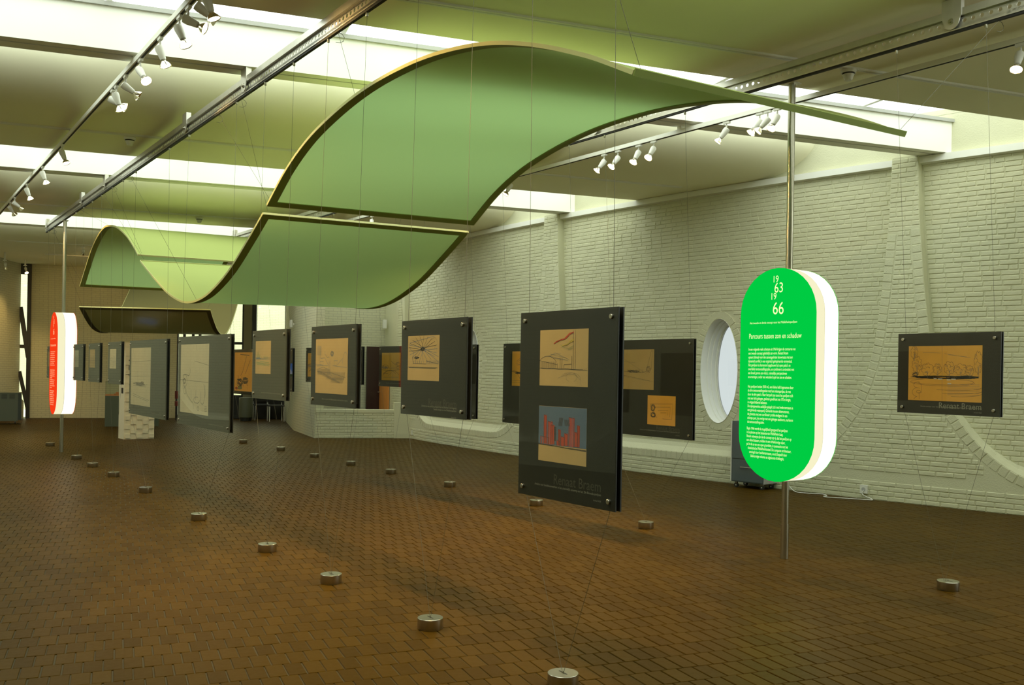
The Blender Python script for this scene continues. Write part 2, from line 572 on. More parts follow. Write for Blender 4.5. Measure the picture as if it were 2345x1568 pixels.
def tile_geo(x, y, dz=0.0, w=0.092, d=0.196):
    c = 0.003; zt = 0.0 + dz; zb = -0.008
    x0, x1, y0, y1 = x - w / 2, x + w / 2, y - d / 2, y + d / 2
    vs = [(x0, y0, zb), (x1, y0, zb), (x1, y1, zb), (x0, y1, zb), (x0, y0, zt - 0.002), (x1, y0, zt - 0.002), (x1, y1, zt - 0.002), (x0, y1, zt - 0.002),
          (x0 + c, y0 + c, zt), (x1 - c, y0 + c, zt), (x1 - c, y1 - c, zt), (x0 + c, y1 - c, zt)]
    fs = [(8, 9, 10, 11), (0, 1, 5, 4), (1, 2, 6, 5), (2, 3, 7, 6), (3, 0, 4, 7), (4, 5, 9, 8), (5, 6, 10, 9), (6, 7, 11, 10), (7, 4, 8, 11)]
    return vs, fs


cand = []
row = 0
y = 1.1
while y < 30.2:
    xo = 0.05 * (row % 2) + 0.004 * math.sin(row * 1.7)
    xl = -0.19 * y - 1.6
    xr = min(_wx(max(3.0, min(y, 24.0))) + 0.02, 11.5)
    k0 = int(math.floor(xl / 0.1)); k1 = int(math.ceil(xr / 0.1))
    for k in range(k0, k1):
        x = k * 0.1 + xo + random.uniform(-0.0012, 0.0012)
        if x + 0.046 > xr:
            continue
        cand.append((x, y + random.uniform(-0.0015, 0.0015)))
    row += 1; y += 0.2
vis = []
for i, (x, y) in enumerate(cand):
    q = project((x, y, 0))
    if q and 0 < q[0] < W_PX and 0 < q[1] < H_PX:
        vis.append((q[2], i))
vis.sort(); near = set(i for _, i in vis[:300])
tv, tf = tile_geo(0, 0)
tile_mesh = MB().add(tv, tf).mesh('tile'); tile_mesh.materials.append(MATS['floor_tile'])
mb = MB()
for i, (x, y) in enumerate(cand):
    dz = random.uniform(-0.0008, 0.0008)
    if i in near:
        o = bpy.data.objects.new('tile', tile_mesh); COL.objects.link(o); o.parent = floor; o.location = (x, y, dz)
    else:
        mb.add(*tile_geo(x, y, dz))
o = mb.build('tiles', 'floor_tile', floor, recalc=False); o['kind'] = 'stuff'

# ------------------------------------------------------------------ right wall of painted brick
D = 0.13
PIL = [(2.60, 2.95), (8.897, 9.279), (15.51, 15.836), (22.1, 22.45)]
FLARE = [(0, 4.46), (0.012, 4.2), (0.03, 3.7), (0.07, 3.2), (0.115, 2.7), (0.18, 2.15), (0.25, 1.82), (0.33, 1.56), (0.42, 1.34), (0.52, 1.15), (0.66, 0.95), (0.80, 0.79), (0.95, 0.655), (1.08, 0.565), (1.2, 0.495), (1.33, 0.445), (1.45, 0.415), (1.6, 0.400), (1.75, 0.395)]


def flare(u):
    for (a, za), (b, zb) in zip(FLARE, FLARE[1:]):
        if u <= b:
            return za + (zb - za) * (u - a) / (b - a)
    return 0.395


def zb_of(s, pil):
    z = 9.0
    d = min((0.0 if a <= s <= b else (a - s if s < a else s - b)) for a, b in pil)
    return flare(d)


WINS = [(6.24, 1.665, 0.335, 0.79), (12.833, 1.665, 0.336, 0.79)]


def build_wall(cv, name, pil, wins, s0, s1, soff, label, mat_sheet, ztop=5.02):
    """recessed sheet, proud frame with flared pilasters and the sloped sills between them"""
    ss = set()
    k = s0
    while k < s1:
        ss.add(round(k, 4)); k += 0.12
    ss.add(s1)
    for a, b in pil:
        for u, _ in FLARE:
            for q in (a - u, b + u):
                if s0 < q < s1:
                    ss.add(round(q, 4))
    for (sc, zc, a, b) in wins:
        for i in range(25):
            ss.add(round(sc - a * math.cos(PI * i / 24), 4))
    ss = sorted(ss)
    # recessed sheet with window holes
    m = MB(); m.uv = []

    def vtx(s, off, z):
        m.v.append(tuple(cv.at(s + soff, off, z))); m.uv.append((s, z)); return len(m.v) - 1

    def hole(s):
        for (sc, zc, a, b) in wins:
            if abs(s - sc) <= a + 1e-6:
                h = b * math.sqrt(max(0, 1 - ((s - sc) / a) ** 2)); return zc - h, zc + h
        return None

    for a, b in zip(ss, ss[1:]):
        mid = (a + b) / 2
        if hole(mid):
            ha = hole(a) or (wins_z(mid, wins),) * 2; hb = hole(b) or (wins_z(mid, wins),) * 2
            for (za0, za1, zb0, zb1) in ((0, ha[0], 0, hb[0]), (ha[1], ztop, hb[1], ztop)):
                m.f.append((vtx(a, 0, za0), vtx(b, 0, zb0), vtx(b, 0, zb1), vtx(a, 0, za1)))
        else:
            m.f.append((vtx(a, 0, 0), vtx(b, 0, 0), vtx(b, 0, ztop), vtx(a, 0, ztop)))
    wall = m.build(name, mat_sheet, recalc=False)
    tag(wall, label, 'wall', kind='structure')
    # proud frame
    m2 = MB(); m2.uv = []
    m = m2

    def v2(s, off, z):
        m2.v.append(tuple(cv.at(s + soff, off, z))); m2.uv.append((s, z)); return len(m2.v) - 1
    for a, b in zip(ss, ss[1:]):
        za, zb = min(zb_of(a, pil), 4.46), min(zb_of(b, pil), 4.46)
        m2.f.append((v2(a, D, 0), v2(b, D, 0), v2(b, D, zb), v2(a, D, za)))
    m2.build('flared_frame', mat_sheet, wall, recalc=False)
    # sloped sills and reveals
    m3 = MB()
    for a, b in zip(ss, ss[1:]):
        za, zb = min(zb_of(a, pil), 4.46), min(zb_of(b, pil), 4.46)
        if za >= 4.45 and zb >= 4.45:
            continue
        sl = abs(zb - za) / (b - a); rise = 0.14 / (1 + sl)
        q = [cv.at(a + soff, D, za), cv.at(b + soff, D, zb), cv.at(b + soff, 0.0, zb + rise), cv.at(a + soff, 0.0, za + rise)]
        q2 = q[:2] + [cv.at(b + soff, 0.03, zb + rise * 0.55), cv.at(a + soff, 0.03, za + rise * 0.55)]
        m3.add([q[0], q[1], q2[2], q2[3]], [(0, 1, 2, 3)]); m3.add([q2[3], q2[2], q[2], q[3]], [(0, 1, 2, 3)])
    m3.build('sill', 'painted_brick', wall, recalc=False)
    return wall


def wins_z(s, wins):
    for (sc, zc, a, b) in wins:
        if abs(s - sc) <= a + 0.01:
            return zc
    return 1.6


wall_r = build_wall(RW, 'wall_right', PIL, WINS, S_END - SOFF, 22.45, SOFF, 'curved white painted brick wall on the right with flared pilasters', 'painted_brick')

# bricks laid in courses on that wall
CH, BL = 0.0625, 0.215


def boundary_points(step=0.104):
    """stations along each recess outline (s, z, tangent) for the ring bricks"""
    out = []
    lines = []
    for (a0, a1), (b0, b1) in zip(PIL, PIL[1:]):
        pts = [(a1 + u, z) for u, z in FLARE]
        s = a1 + 1.85
        while s < b0 - 1.76:
            pts.append((s, 0.395)); s += 0.1
        pts += [(b0 - u, z) for u, z in reversed(FLARE)]
        lines.append(pts)
    for pts in lines:
        acc = 0.0; nxt = step / 2
        for (s0, z0), (s1, z1) in zip(pts, pts[1:]):
            L = math.hypot(s1 - s0, z1 - z0)
            if L < 1e-9:
                continue
            while nxt <= acc + L:
                t = (nxt - acc) / L
                out.append((s0 + (s1 - s0) * t, z0 + (z1 - z0) * t, (s1 - s0) / L, (z1 - z0) / L)); nxt += step
            acc += L
    return out


def wall_brick(s, z, w, h, off, tilt=0.0, soff=SOFF, cv=RW, pr=None):
    """pillow shaped brick on the curve: returns verts, faces"""
    pr = pr if pr is not None else random.uniform(0.004, 0.009)
    i = 0.007; ct, st = math.cos(tilt), math.sin(tilt)
    vs = []
    for (k, o) in ((0.0, off - 0.002), (i, off + pr)):
        for (a, b) in ((-w / 2 + k, -h / 2 + k), (w / 2 - k, -h / 2 + k), (w / 2 - k, h / 2 - k), (-w / 2 + k, h / 2 - k)):
            j = random.uniform(-0.0022, 0.0022) if k else 0
            aa, bb = a * ct - b * st, a * st + b * ct
            vs.append(cv.at(s + aa + soff, o + j * 0.5, max(0.001, z + bb + j)))
    return vs, [(4, 5, 6, 7), (0, 1, 5, 4), (1, 2, 6, 5), (2, 3, 7, 6), (3, 0, 4, 7)]




def u_of_z(z):
    if z >= FLARE[0][1]:
        return 0.0
    for (a, za), (b, zb) in zip(FLARE, FLARE[1:]):
        if za >= z >= zb:
            return a + (b - a) * (za - z) / max(1e-9, za - zb)
    return 1.75


def lay(z, s0, s1, off, c):
    s = s0 - (BL * 0.5 * (c % 2) + random.uniform(0, 0.03))
    while s < s1:
        w = BL * (0.5 if random.random() < 0.10 else 1.0) * random.uniform(0.97, 1.03)
        a, b = max(s, s0), min(s + w, s1); s += w
        if b - a < 0.045:
            continue
        sc = (a + b) / 2
        if any(((sc - q) / (e + 0.12 + 0.07)) ** 2 + ((z - zc) / (f + 0.12)) ** 2 < 1 for q, zc, e, f in WINS):
            continue
        items.append((sc, z, b - a - 0.008, CH - 0.007, off))


items = []
for c in range(71):
    z = CH * (c + 0.5)
    if z < 0.26:
        lay(z, 2.3, 18.6, D, c)
        continue
    u = u_of_z(min(z + 0.02, 4.45)); rg_ = 0.125 if 0.26 <= z <= 3.5 else 0.0
    # the ring is wider along s where its line lies flat
    k_ = (u_of_z(max(0.40, z - 0.05)) - u_of_z(z + 0.05)) / 0.1 if z > 0.45 else 6.0
    rs = rg_ * math.sqrt(1 + k_ * k_)
    if z > 0.36:
        for a, b in PIL[:3]:
            lo, hi = a - u + rs, b + u - rs
            if hi - lo > 0.05:
                lay(z, max(2.3, lo), hi, D, c)
    if z > 0.56:
        for (a0, a1), (b0, b1) in zip(PIL, PIL[1:]):
            lo, hi = a1 + u + 0.015 + 0.05 * min(3, k_), b0 - u - 0.015 - 0.05 * min(3, k_)
            lay(z, lo, min(hi, 18.6), 0.0, c)
scored = []
for i, it in enumerate(items):
    p = RW.at(it[0] + SOFF, it[4], it[1]); q = project(p)
    if q and 0 < q[0] < W_PX - 4 and 300 < q[1] < H_PX and not (2046 < q[0] < 2292 and 760 < q[1] < 955):
        scored.append((q[2], i))
scored.sort(); nearb = set(i for _, i in scored[:300])
vbrick = []
for k in range(4):
    pr = 0.0065 + 0.001 * k; w, h, q = BL - 0.008, CH - 0.007, 0.007
    vs = [(-w / 2, 0.002, -h / 2), (w / 2, 0.002, -h / 2), (w / 2, 0.002, h / 2), (-w / 2, 0.002, h / 2)]
    vs += [(x, -pr + random.uniform(-.001, .001), zz) for x, zz in ((-w / 2 + q, -h / 2 + q + random.uniform(-.002, .002)), (w / 2 - q, -h / 2 + q), (w / 2 - q, h / 2 - q + random.uniform(-.002, .002)), (-w / 2 + q, h / 2 - q))]
    me = MB().add(vs, [(4, 5, 6, 7), (0, 1, 5, 4), (1, 2, 6, 5), (2, 3, 7, 6), (3, 0, 4, 7)]).mesh('brick'); me.materials.append(MATS['painted_brick']); vbrick.append(me)
mb = MB()
for i, (sc, z, w, h, off) in enumerate(items):
    if i in nearb:
        o = bpy.data.objects.new('brick', random.choice(vbrick)); COL.objects.link(o); o.parent = wall_r
        d, n = RW.frame(sc + SOFF); p = RW.at(sc + SOFF, off, z)
        xd = d if d.cross(Vector((0, 0, 1))).dot(n) > 0 else -d
        m = Matrix.Identity(4); sx = w / (BL - 0.008)
        for r in range(3):
            m[r][0] = xd[r] * sx; m[r][1] = -n[r]; m[r][2] = (0, 0, 1)[r]; m[r][3] = p[r]
        o.matrix_world = m
    else:
        mb.add(*wall_brick(sc, z, w, h, off))
o = mb.build('bricks', 'painted_brick', wall_r, recalc=False); o['kind'] = 'stuff'
# ring bricks that edge the recesses and the two oval windows
rb = 0
for (s, z, ts, tz) in boundary_points():
    if s < 3.2 or s > 18.4 or z > 3.5:
        continue
    # the frame side lies below / towards the pilaster
    ns, nz = -tz, ts
    if nz > 0 or (abs(nz) < 1e-6 and zb_of(s + ns * 0.1, PIL) < z):
        ns, nz = -ns, -nz
    cs, cz = s + ns * 0.062, z + nz * 0.062
    tilt = math.atan2(nz, ns)
    MB().add(*wall_brick(cs, cz, 0.118, 0.096, D, tilt)).build('ring_brick', 'painted_brick', wall_r, recalc=False)
for (sc, zc, a, b) in WINS:
    for k in range(44):
        t = 2 * PI * (k + 0.5) / 44
        # normal of the ellipse
        ex, ez = math.cos(t) / a, math.sin(t) / b; l = math.hypot(ex, ez); ex /= l; ez /= l
        MB().add(*wall_brick(sc + a * math.cos(t) + ex * 0.06, zc + b * math.sin(t) + ez * 0.06, 0.112, 0.085, 0.0, math.atan2(ez, ex))).build('ring_brick', 'painted_brick', wall_r, recalc=False)

# oval windows
for wi, (sc, zc, a, b) in enumerate(WINS):
    d, n = RW.frame(sc + SOFF); c0 = RW.at(sc + SOFF, 0.012, zc)
    xd = d if d.cross(Vector((0, 0, 1))).dot(n) > 0 else -d
    e = empty('window_%d' % (wi + 1), c0)
    Mw = Matrix.Identity(4)
    for r in range(3):
        Mw[r][0] = xd[r]; Mw[r][1] = -n[r]; Mw[r][2] = (0, 0, 1)[r]; Mw[r][3] = c0[r]
    e.matrix_world = Mw
    tag(e, ['tall oval porthole window in the white wall, behind the left row of panels', 'tall oval porthole window with deep white reveal left of the green sign'][wi], 'window', kind='structure')
    nseg = 56
    ring = lambda k, y: [Vector((a * k * math.cos(2 * PI * i / nseg), y, b * (1 - (1 - k) * a / b) * math.sin(2 * PI * i / nseg))) for i in range(nseg)]
    steps = [(1.0, 0.0), (1.0, 0.16), (0.955, 0.165), (0.955, 0.24), (0.91, 0.245), (0.91, 0.33), (0.86, 0.335), (0.86, 0.38)]
    m = MB(); vs = []
    for k, yy in steps:
        vs += ring(k, yy)
    fs = [(j * nseg + i, j * nseg + (i + 1) % nseg, (j + 1) * nseg + (i + 1) % nseg, (j + 1) * nseg + i) for j in range(len(steps) - 1) for i in range(nseg)]
    m.add(vs, fs); m.build('reveal', 'reveal_white', e, smooth=True, recalc=False)
    g = MB(); g.add(ring(0.90, 0.36), [tuple(range(nseg))]); g.build('pane', 'glass_grey', e, recalc=False)
    fr = MB(); vs = ring(0.875, 0.345) + ring(0.80, 0.345) + ring(0.80, 0.375) + ring(0.875, 0.375)
    fr.add(vs, [(j * nseg + i, j * nseg + (i + 1) % nseg, ((j + 1) % 4) * nseg + (i + 1) % nseg, ((j + 1) % 4) * nseg + i) for j in range(4) for i in range(nseg)])
    fr.build('frame', 'trim_white', e, smooth=True)

# white ledge under the ceiling
m = MB()
N = 90
sec = [(0.0, 4.345), (0.085, 4.36), (0.085, 4.445), (0.0, 4.445)]
for i in range(N + 1):
    s = S_END + (22.2 + SOFF - S_END) * i / N
    m.v += [tuple(RW.at(s, o_, z_)) for o_, z_ in sec]
for i in range(N):
    for k in range(4):
        m.f.append((i * 4 + k, i * 4 + (k + 1) % 4, (i + 1) * 4 + (k + 1) % 4, (i + 1) * 4 + k))
tag(m.build('trim_1', 'trim_white'), 'white ledge running along the top of the right brick wall', 'ledge', kind='structure')

# ------------------------------------------------------------------ left wall, back walls
wall_l = build_wall(LWALL, 'wall_left', [(1.2, 1.55), (8.0, 8.35), (14.8, 15.15), (21.6, 21.95), (28.4, 28.75)], [], 0.0, LWALL.len - 0.01, 0.0, 'white brick wall with flared pilaster at the far left edge', 'brick_far')


def flat_wall(name, a, b, z0, z1, mat='brick_far', parent=None, th=0.22, label=None, back=True):
    """a standing slab from plan point a to b (front on the camera's side)"""
    a = Vector((a[0], a[1], 0)); b = Vector((b[0], b[1], 0)); d = (b - a); L = d.length; d.normalize()
    n = Vector((d.y, -d.x, 0))
    if n.dot(Vector((0, 0, 0)) - a) < 0:
        n = -n
    m = MB(); m.uv = []
    P = [(a, 0), (b, L), (b - n * th, L + th), (a - n * th, -th)]

    def face(q, uvs):
        o = len(m.v)
        for p, u in zip(q, uvs):
            m.v.append(tuple(p)); m.uv.append(u)
        m.f.append(tuple(range(o, o + len(q))))
    for i in range(4):
        (p, u0), (q, u1) = P[i], P[(i + 1) % 4]
        if i == 3:
            u0, u1 = -th, 0
        if i == 2:
            u0, u1 = L, 0
        face([p + Vector((0, 0, z0)), q + Vector((0, 0, z0)), q + Vector((0, 0, z1)), p + Vector((0, 0, z1))], [(u0, z0), (u1, z0), (u1, z1), (u0, z1)])
    face([p + Vector((0, 0, z1)) for p, _ in P], [(0, 0), (L, 0), (L, th), (0, th)])
    o = m.build(name, mat, parent, recalc=True)
    if label:
        tag(o, label, 'wall', kind='structure')
    return o


flat_wall('wall_back', (-2.36, 30.47), (1.63, 30.16), 0, 5.0, label='grey-white brick wall at the far end behind the red sign')
flat_wall('wall_front', (-6.2, -3.0), (15.5, -3.0), 0, 5.0, label='white brick wall behind the camera', th=0.25)
# the projecting wall block beside the stair and the wall behind it
flat_wall('wall_stair', (4.70, 29.2), (4.13, 24.15), 0, 4.6, label='shaded brick wall beside the tall far window', th=0.2)
flat_wall('wall_side', (4.13, 24.15), (4.14, 21.45), 0, 4.6, label='bright brick wall running up to the low stair parapet', th=0.2)
flat_wall('wall_stairwell', (4.13, 23.2), (6.35, 23.05), 0, 4.6, label='white brick wall behind the low stair parapet', th=0.2)

# low parapet of bricks with its end pier
PA, PB = Vector((4.16, 21.45, 0)), Vector((6.08, 21.10, 0))
pd = (PB - PA).normalized(); pn = Vector((pd.y, -pd.x, 0))
par = MB()
Mp = Matrix.Identity(4)
for r in range(3):
    Mp[r][0] = pd[r]; Mp[r][1] = -pn[r]; Mp[r][2] = (0, 0, 1)[r]; Mp[r][3] = PA[r]
LP = (PB - PA).length
par.box(0, LP, 0.0, 0.20, 0, 0.585, Mp)
parapet = par.build('wall_parapet', 'painted_brick')
tag(parapet, 'low white brick parapet in front of the dark red door', 'wall', kind='structure')
MB().box(-0.01, LP + 0.01, -0.016, 0.22, 0.585, 0.655, Mp).build('coping', 'painted_brick', parapet)
for c in range(9):
    zz = 0.0325 + 0.065 * c; x = -BL * 0.5 * (c % 2)
    while x < LP:
        x0, x1 = max(0, x) + 0.003, min(LP, x + BL) - 0.003
        if x1 - x0 > 0.03:
            k = random.uniform(0.006, 0.011)
            vs = [Mp @ Vector((xx, yy, zq)) for (xx, yy, zq) in [(x0, 0, zz - .029), (x1, 0, zz - .029), (x1, 0, zz + .029), (x0, 0, zz + .029), (x0 + .006, -k, zz - .022), (x1 - .006, -k, zz - .022), (x1 - .006, -k, zz + .022), (x0 + .006, -k, zz + .022)]]
            MB().add(vs, [(4, 5, 6, 7), (0, 1, 5, 4), (1, 2, 6, 5), (2, 3, 7, 6), (3, 0, 4, 7)]).build('brick', 'painted_brick', parapet, recalc=False)
        x += BL
MB().box(LP - 0.17, LP + 0.30, -0.03, 0.22, 0, 0.83, Mp).build('pier', 'painted_brick', parapet)

# dark red door, and a strip coloured as the orange light on the wall
dr = empty('door_1', (5.72, 22.98, 0)); tag(dr, 'dark red door behind the low white parapet', 'door', kind='structure')
MB().box(-0.02, 0.40, -0.05, 0.02, 0, 2.15).build('door_leaf', 'door_red', dr)
MB().box(0.40, 0.50, -0.03, 0.02, 0, 2.11).build('door_jamb', 'black_steel', dr)
MB().tube([(0.34, -0.05, 1.02), (0.34, -0.10, 1.02), (0.25, -0.10, 1.02)], 0.011).build('handle', 'steel', dr)
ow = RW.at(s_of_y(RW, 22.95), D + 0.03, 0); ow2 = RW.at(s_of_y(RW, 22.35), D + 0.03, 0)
os_ = MB().bar(ow + Vector((0, 0, .62)), ow2 + Vector((0, 0, .62)), 0.03, 1.24).build('orange_glow_strip', 'orange_glow_tone')
tag(os_, 'narrow strip of orange light painted on the wall beside the dark red door', 'painted glow')

# ------------------------------------------------------------------ ceiling: soffits, beams, skylights
ceil = empty('ceiling', (0, 0, ZC)); tag(ceil, 'white ceiling of curved soffits and beams between skylight strips', 'ceiling', kind='structure')


def ends(n):
    """left and right ends (plan points) of the ceiling line at roof coordinate n"""
    # right: walk along the beam direction until the wall curve
    t = 3.0
    p = BN * n
    best = None
    t0, t1 = 0.0, 16.0
    for _ in range(40):
        tm = (t0 + t1) / 2; q = p + BT * tm
        xr = _wx(max(2.2, min(q.y, 23.1))) if q.y < 23.1 else (6.2 if q.y < 23.3 else 7.0)
        if q.x < xr + 0.03:
            t0 = tm
        else:
            t1 = tm
    tr = t0
    t0, t1 = -10.0, 0.0
    for _ in range(40):
        tm = (t0 + t1) / 2; q = p + BT * tm
        xl = LWALL.x_at_y(q.y)
        if q.x > xl - 0.03:
            t1 = tm
        else:
            t0 = tm
    return t1, tr


def loft(name, prof, mat, parent, smooth=False):
    m = MB()
    k = len(prof)
    for (n, z) in prof:
        l, r = ends(n)
        for t in (l, r):
            p = BN * n + BT * t; m.v.append((p.x, p.y, z - ZC))
    for i in range(k):
        j = (i + 1) % k
        m.f.append((2 * i, 2 * i + 1, 2 * j + 1, 2 * j))
    m.f.append(tuple(2 * i for i in range(k))); m.f.append(tuple(2 * i + 1 for i in reversed(range(k))))
    return m.build(name, mat, parent, smooth=smooth)


BEAMS = [(3.10, 3.40), (9.20, 9.50), (15.33, 15.63), (21.52, 21.85)]
S_ENDS = [1.62, 7.72, 13.8, 19.95, 30.9]
ZT = ZG + 0.02
RC = 0.95
for k, se in enumerate(S_ENDS):
    if k == 0:
        prof = [(-3.2, ZT), (-3.2, ZC)]
        a = -3.2
    else:
        nv = BEAMS[k - 1][1] + (1.35 if k != 4 else 1.35)
        prof = [(nv, ZT)] + [(nv + RC - RC * math.cos(PI / 2 * i / 12), ZC + min(RC, ZT - ZC) - min(RC, ZT - ZC) * math.sin(PI / 2 * i / 12)) for i in range(13)]
        a = nv + RC
    n = a + 0.35
    while n < se - 0.2:
        prof.append((n, ZC)); n += 0.35
    prof += [(se, ZC), (se, ZT)]
    # the top closes the slab
    n = se - 0.35
    while n > a:
        prof.append((n, ZT)); n -= 0.35
    loft('soffit', prof, 'plaster', ceil, smooth=True)
for (n0, n1) in BEAMS:
    nm = n0 + 0.42 * (n1 - n0)
    b = loft('beam', [(n0, ZC), (nm - .014, ZC), (nm - .014, ZC + .05), (nm + .014, ZC + .05), (nm + .014, ZC), (n1, ZC), (n1, ZC + .40), (n0, ZC + .40)], 'beam_paint', ceil)
    loft('slot', [(nm - .0135, ZC + .012), (nm + .0135, ZC + .012), (nm + .0135, ZC + .02), (nm - .0135, ZC + .02)], 'slot_black', b).location = (0, 0, 0)
    loft('glazing_bar', [(n0 - .03, ZC + .385), (n1 + .03, ZC + .385), (n1 + .03, ZC + .425), (n0 - .03, ZC + .425)], 'grey_frame', b)
for k, (n0, n1) in enumerate([(s, b[1] + 1.35) for s, b in zip(S_ENDS, BEAMS)]):
    e = empty('window_%d' % (k + 3), BN * ((n0 + n1) / 2) + Vector((0, 0, ZG)))
    tag(e, ['skylight strip above and behind the camera', 'nearest skylight strip across the ceiling, above the green sail', 'second skylight strip across the ceiling', 'far skylight strip above the red sign'][k], 'skylight', kind='structure')
    ll = [ends(n0), ends(n1)]
    l = max(ll[0][0], ll[1][0]); r = max(ll[0][1], ll[1][1])
    t = l
    npan = 8
    for j in range(npan):
        ta, tb = l + (r - l) * j / npan + 0.02, l + (r - l) * (j + 1) / npan - 0.02
        q = [BN * n_ + BT * t_ - BN * ((n0 + n1) / 2) for n_, t_ in ((n0, ta), (n0, tb), (n1, tb), (n1, ta))]
        MB().add([Vector((p.x, p.y, 0)) for p in q], [(0, 1, 2, 3)]).build('pane', 'glass', e, recalc=False)
        if j:
            tq = l + (r - l) * j / npan
            MB().bar(BN * n0 + BT * tq - BN * ((n0 + n1) / 2), BN * n1 + BT * tq - BN * ((n0 + n1) / 2), 0.05, 0.03).build('glazing_bar', 'trim_white', e)

# cable channels on the soffits
for k, (n, t0, t1, lab) in enumerate([(7.02, -2.0, 8.0, 'white cable channel on the nearest soffit'), (12.5, -3.5, 7.3, 'white cable channel on the second soffit'), (18.7, -4.0, 5.4, 'white cable channel on the third soffit'), (24.6, -3.5, 4.0, 'thin white cable channel on the far soffit'), (27.2, -3.0, 4.0, 'thin white cable channel nearest the back wall')]):
    e = empty('cable_channel', BN * n + BT * t0 + Vector((0, 0, ZC)), -BA); tag(e, lab, 'cable channel')
    L = t1 - t0
    MB().box(0, L, -0.03, -0.006, -0.018, 0).build('rail', 'trim_white', e)
    MB().box(0, L, 0.006, 0.03, -0.018, 0).build('rail', 'trim_white', e)
    MB().box(0, L, -0.006, 0.006, -0.006, 0).build('groove', 'slot_black', e)
    for q in (0.22, 0.55, 0.83):
        MB().box(L * q, L * q + 0.5, -0.008, 0.008, -0.014, -0.005).build('cover', 'slot_black', e)
for (p, lab) in [((0.088, 12.62), 'white smoke detector on the second soffit, left of the left girder'), ((1.383, 18.86), 'small white smoke detector on the third soffit'), ((6.146, 6.78), 'white smoke detector right of the right girder, above the green sign')]:
    e = empty('smoke_detector', (p[0], p[1], ZC - 0.018)); tag(e, lab, 'smoke detector')
    MB().lathe([(0.065, -0.03), (0.07, -0.012), (0.07, 0.0)], 20).build('base', 'plastic_white', e, smooth=True)
    MB().lathe([(0.055, -0.042), (0.055, -0.03)], 20).build('gap', 'slot_black', e, smooth=True)
    MB().lathe([(0.018, -0.10), (0.034, -0.095), (0.04, -0.075), (0.05, -0.05), (0.055, -0.042)], 20).build('dome', 'plastic_white', e, smooth=True)

# ------------------------------------------------------------------ perforated girders
ZGIR = 4.20


def girder_mesh(L):
    pitch, r, z0, z1, zh = 0.066, 0.0155, 0.024, 0.108, 0.078
    m = MB(); n = 12
    cnt = int(L / pitch)
    for c in range(cnt):
        x0 = c * pitch; xc = x0 + pitch / 2
        hole = [(xc + r * math.cos(2 * PI * k / n + PI / 12), zh + r * math.sin(2 * PI * k / n + PI / 12)) for k in range(n)]
        rect = []
        for k in range(n):
            a = 2 * PI * k / n + PI / 12; ca, sa = math.cos(a), math.sin(a)
            hx = pitch / 2; hz = (z1 - zh) if sa > 0 else (zh - z0)
            t = min(hx / abs(ca) if abs(ca) > 1e-6 else 9, hz / abs(sa) if abs(sa) > 1e-6 else 9)
            rect.append((xc + ca * t, zh + sa * t))
        o = len(m.v)
        for y in (0.004, 0.0):
            m.v += [(x, y, z) for x, z in hole]; m.v += [(x, y, z) for x, z in rect]
        for k in range(n):
            j = (k + 1) % n
            m.f.append((o + k, o + j, o + n + j, o + n + k)); m.f.append((o + 2 * n + k, o + 3 * n + k, o + 3 * n + j, o + 2 * n + j))
            m.f.append((o + k, o + 2 * n + k, o + 2 * n + j, o + j))
        # corners left open by the radial cut
        for sx in (-1, 1):
            for zz, hz in ((z1, z1 - zh), (z0, z0 - zh)):
                pass
    return m, cnt * pitch


def corner_fill(m, L, pitch=0.066):
    # thin strips that close the plate above and below the hole row
    m.box(0, L, 0.0, 0.004, 0.024, 0.058); m.box(0, L, 0.0, 0.004, 0.0945, 0.108)
    return m


def make_girder(name, x_of_y, slope, y0, y1, nodes, label):
    a = math.atan(slope)                     # leans to -x with distance
    g = Vector((-math.sin(a), math.cos(a), 0))
    p0 = Vector((x_of_y(y0), y0, ZGIR)); L = (y1 - y0) / math.cos(a)
    e = empty(name, p0, PI / 2 + a); tag(e, label, 'girder', 'perforated girders under the ceiling')
    m, Lw = girder_mesh(L); corner_fill(m, L)
    m.build('web', 'galvanised', e)
    MB().box(0, L, -0.03, 0.026, 0.114, 0.168).build('top_chord', 'galvanised', e)
    MB().box(0, L, -0.02, 0.006, 0.106, 0.116).build('groove', 'steel_dark', e)
    MB().box(0, L, -0.03, 0.020, 0.017, 0.025).build('flange', 'galvanised', e)
    MB().box(0, L, -0.012, 0.014, 0.0, 0.017).build('rail', 'slot_black', e)
    for yn in nodes:
        x = (yn - y0) / math.cos(a)
        prof = [(x - 0.075, 0.252), (x - 0.075, 0.12)] + [(x - 0.06 * math.cos(PI * k / 8), 0.075 - 0.05 * math.sin(PI * k / 8)) for k in range(9)] + [(x + 0.075, 0.12), (x + 0.075, 0.252)]
        h = MB().prism(prof, 0.027, 0.034).build('hanger', 'galvanised', e)
        Mb = Matrix.Translation((x, 0.034, 0.085)) @ Matrix.Rotation(-PI / 2, 4, 'X')
        MB().lathe([(0.022, 0), (0.022, 0.008), (0.012, 0.009), (0.012, 0.02)], 10, Mb).build('bolt', 'steel', h, smooth=True)
        MB().box(x - 0.07, x + 0.07, -0.02, 0.03, 0.168, 0.252).build('hanger_block', 'galvanised', h)
    return e, g


GL = lambda y: 3.04 - 0.211 * y
GR = lambda y: 6.95 - 0.232 * y
girder_l, gdl = make_girder('girder', GL, 0.211, 1.0, 20.85, [4.9, 9.25, 11.2, 15.4, 17.2, 20.7], 'left perforated steel girder hung under the ceiling')
girder_r, gdr = make_girder('girder', GR, 0.232, 1.0, 20.55, [5.23, 9.20, 15.3, 20.4], 'right perforated steel girder hung under the ceiling')

# ------------------------------------------------------------------ lighting tracks and spotlights
ZTR = 4.36


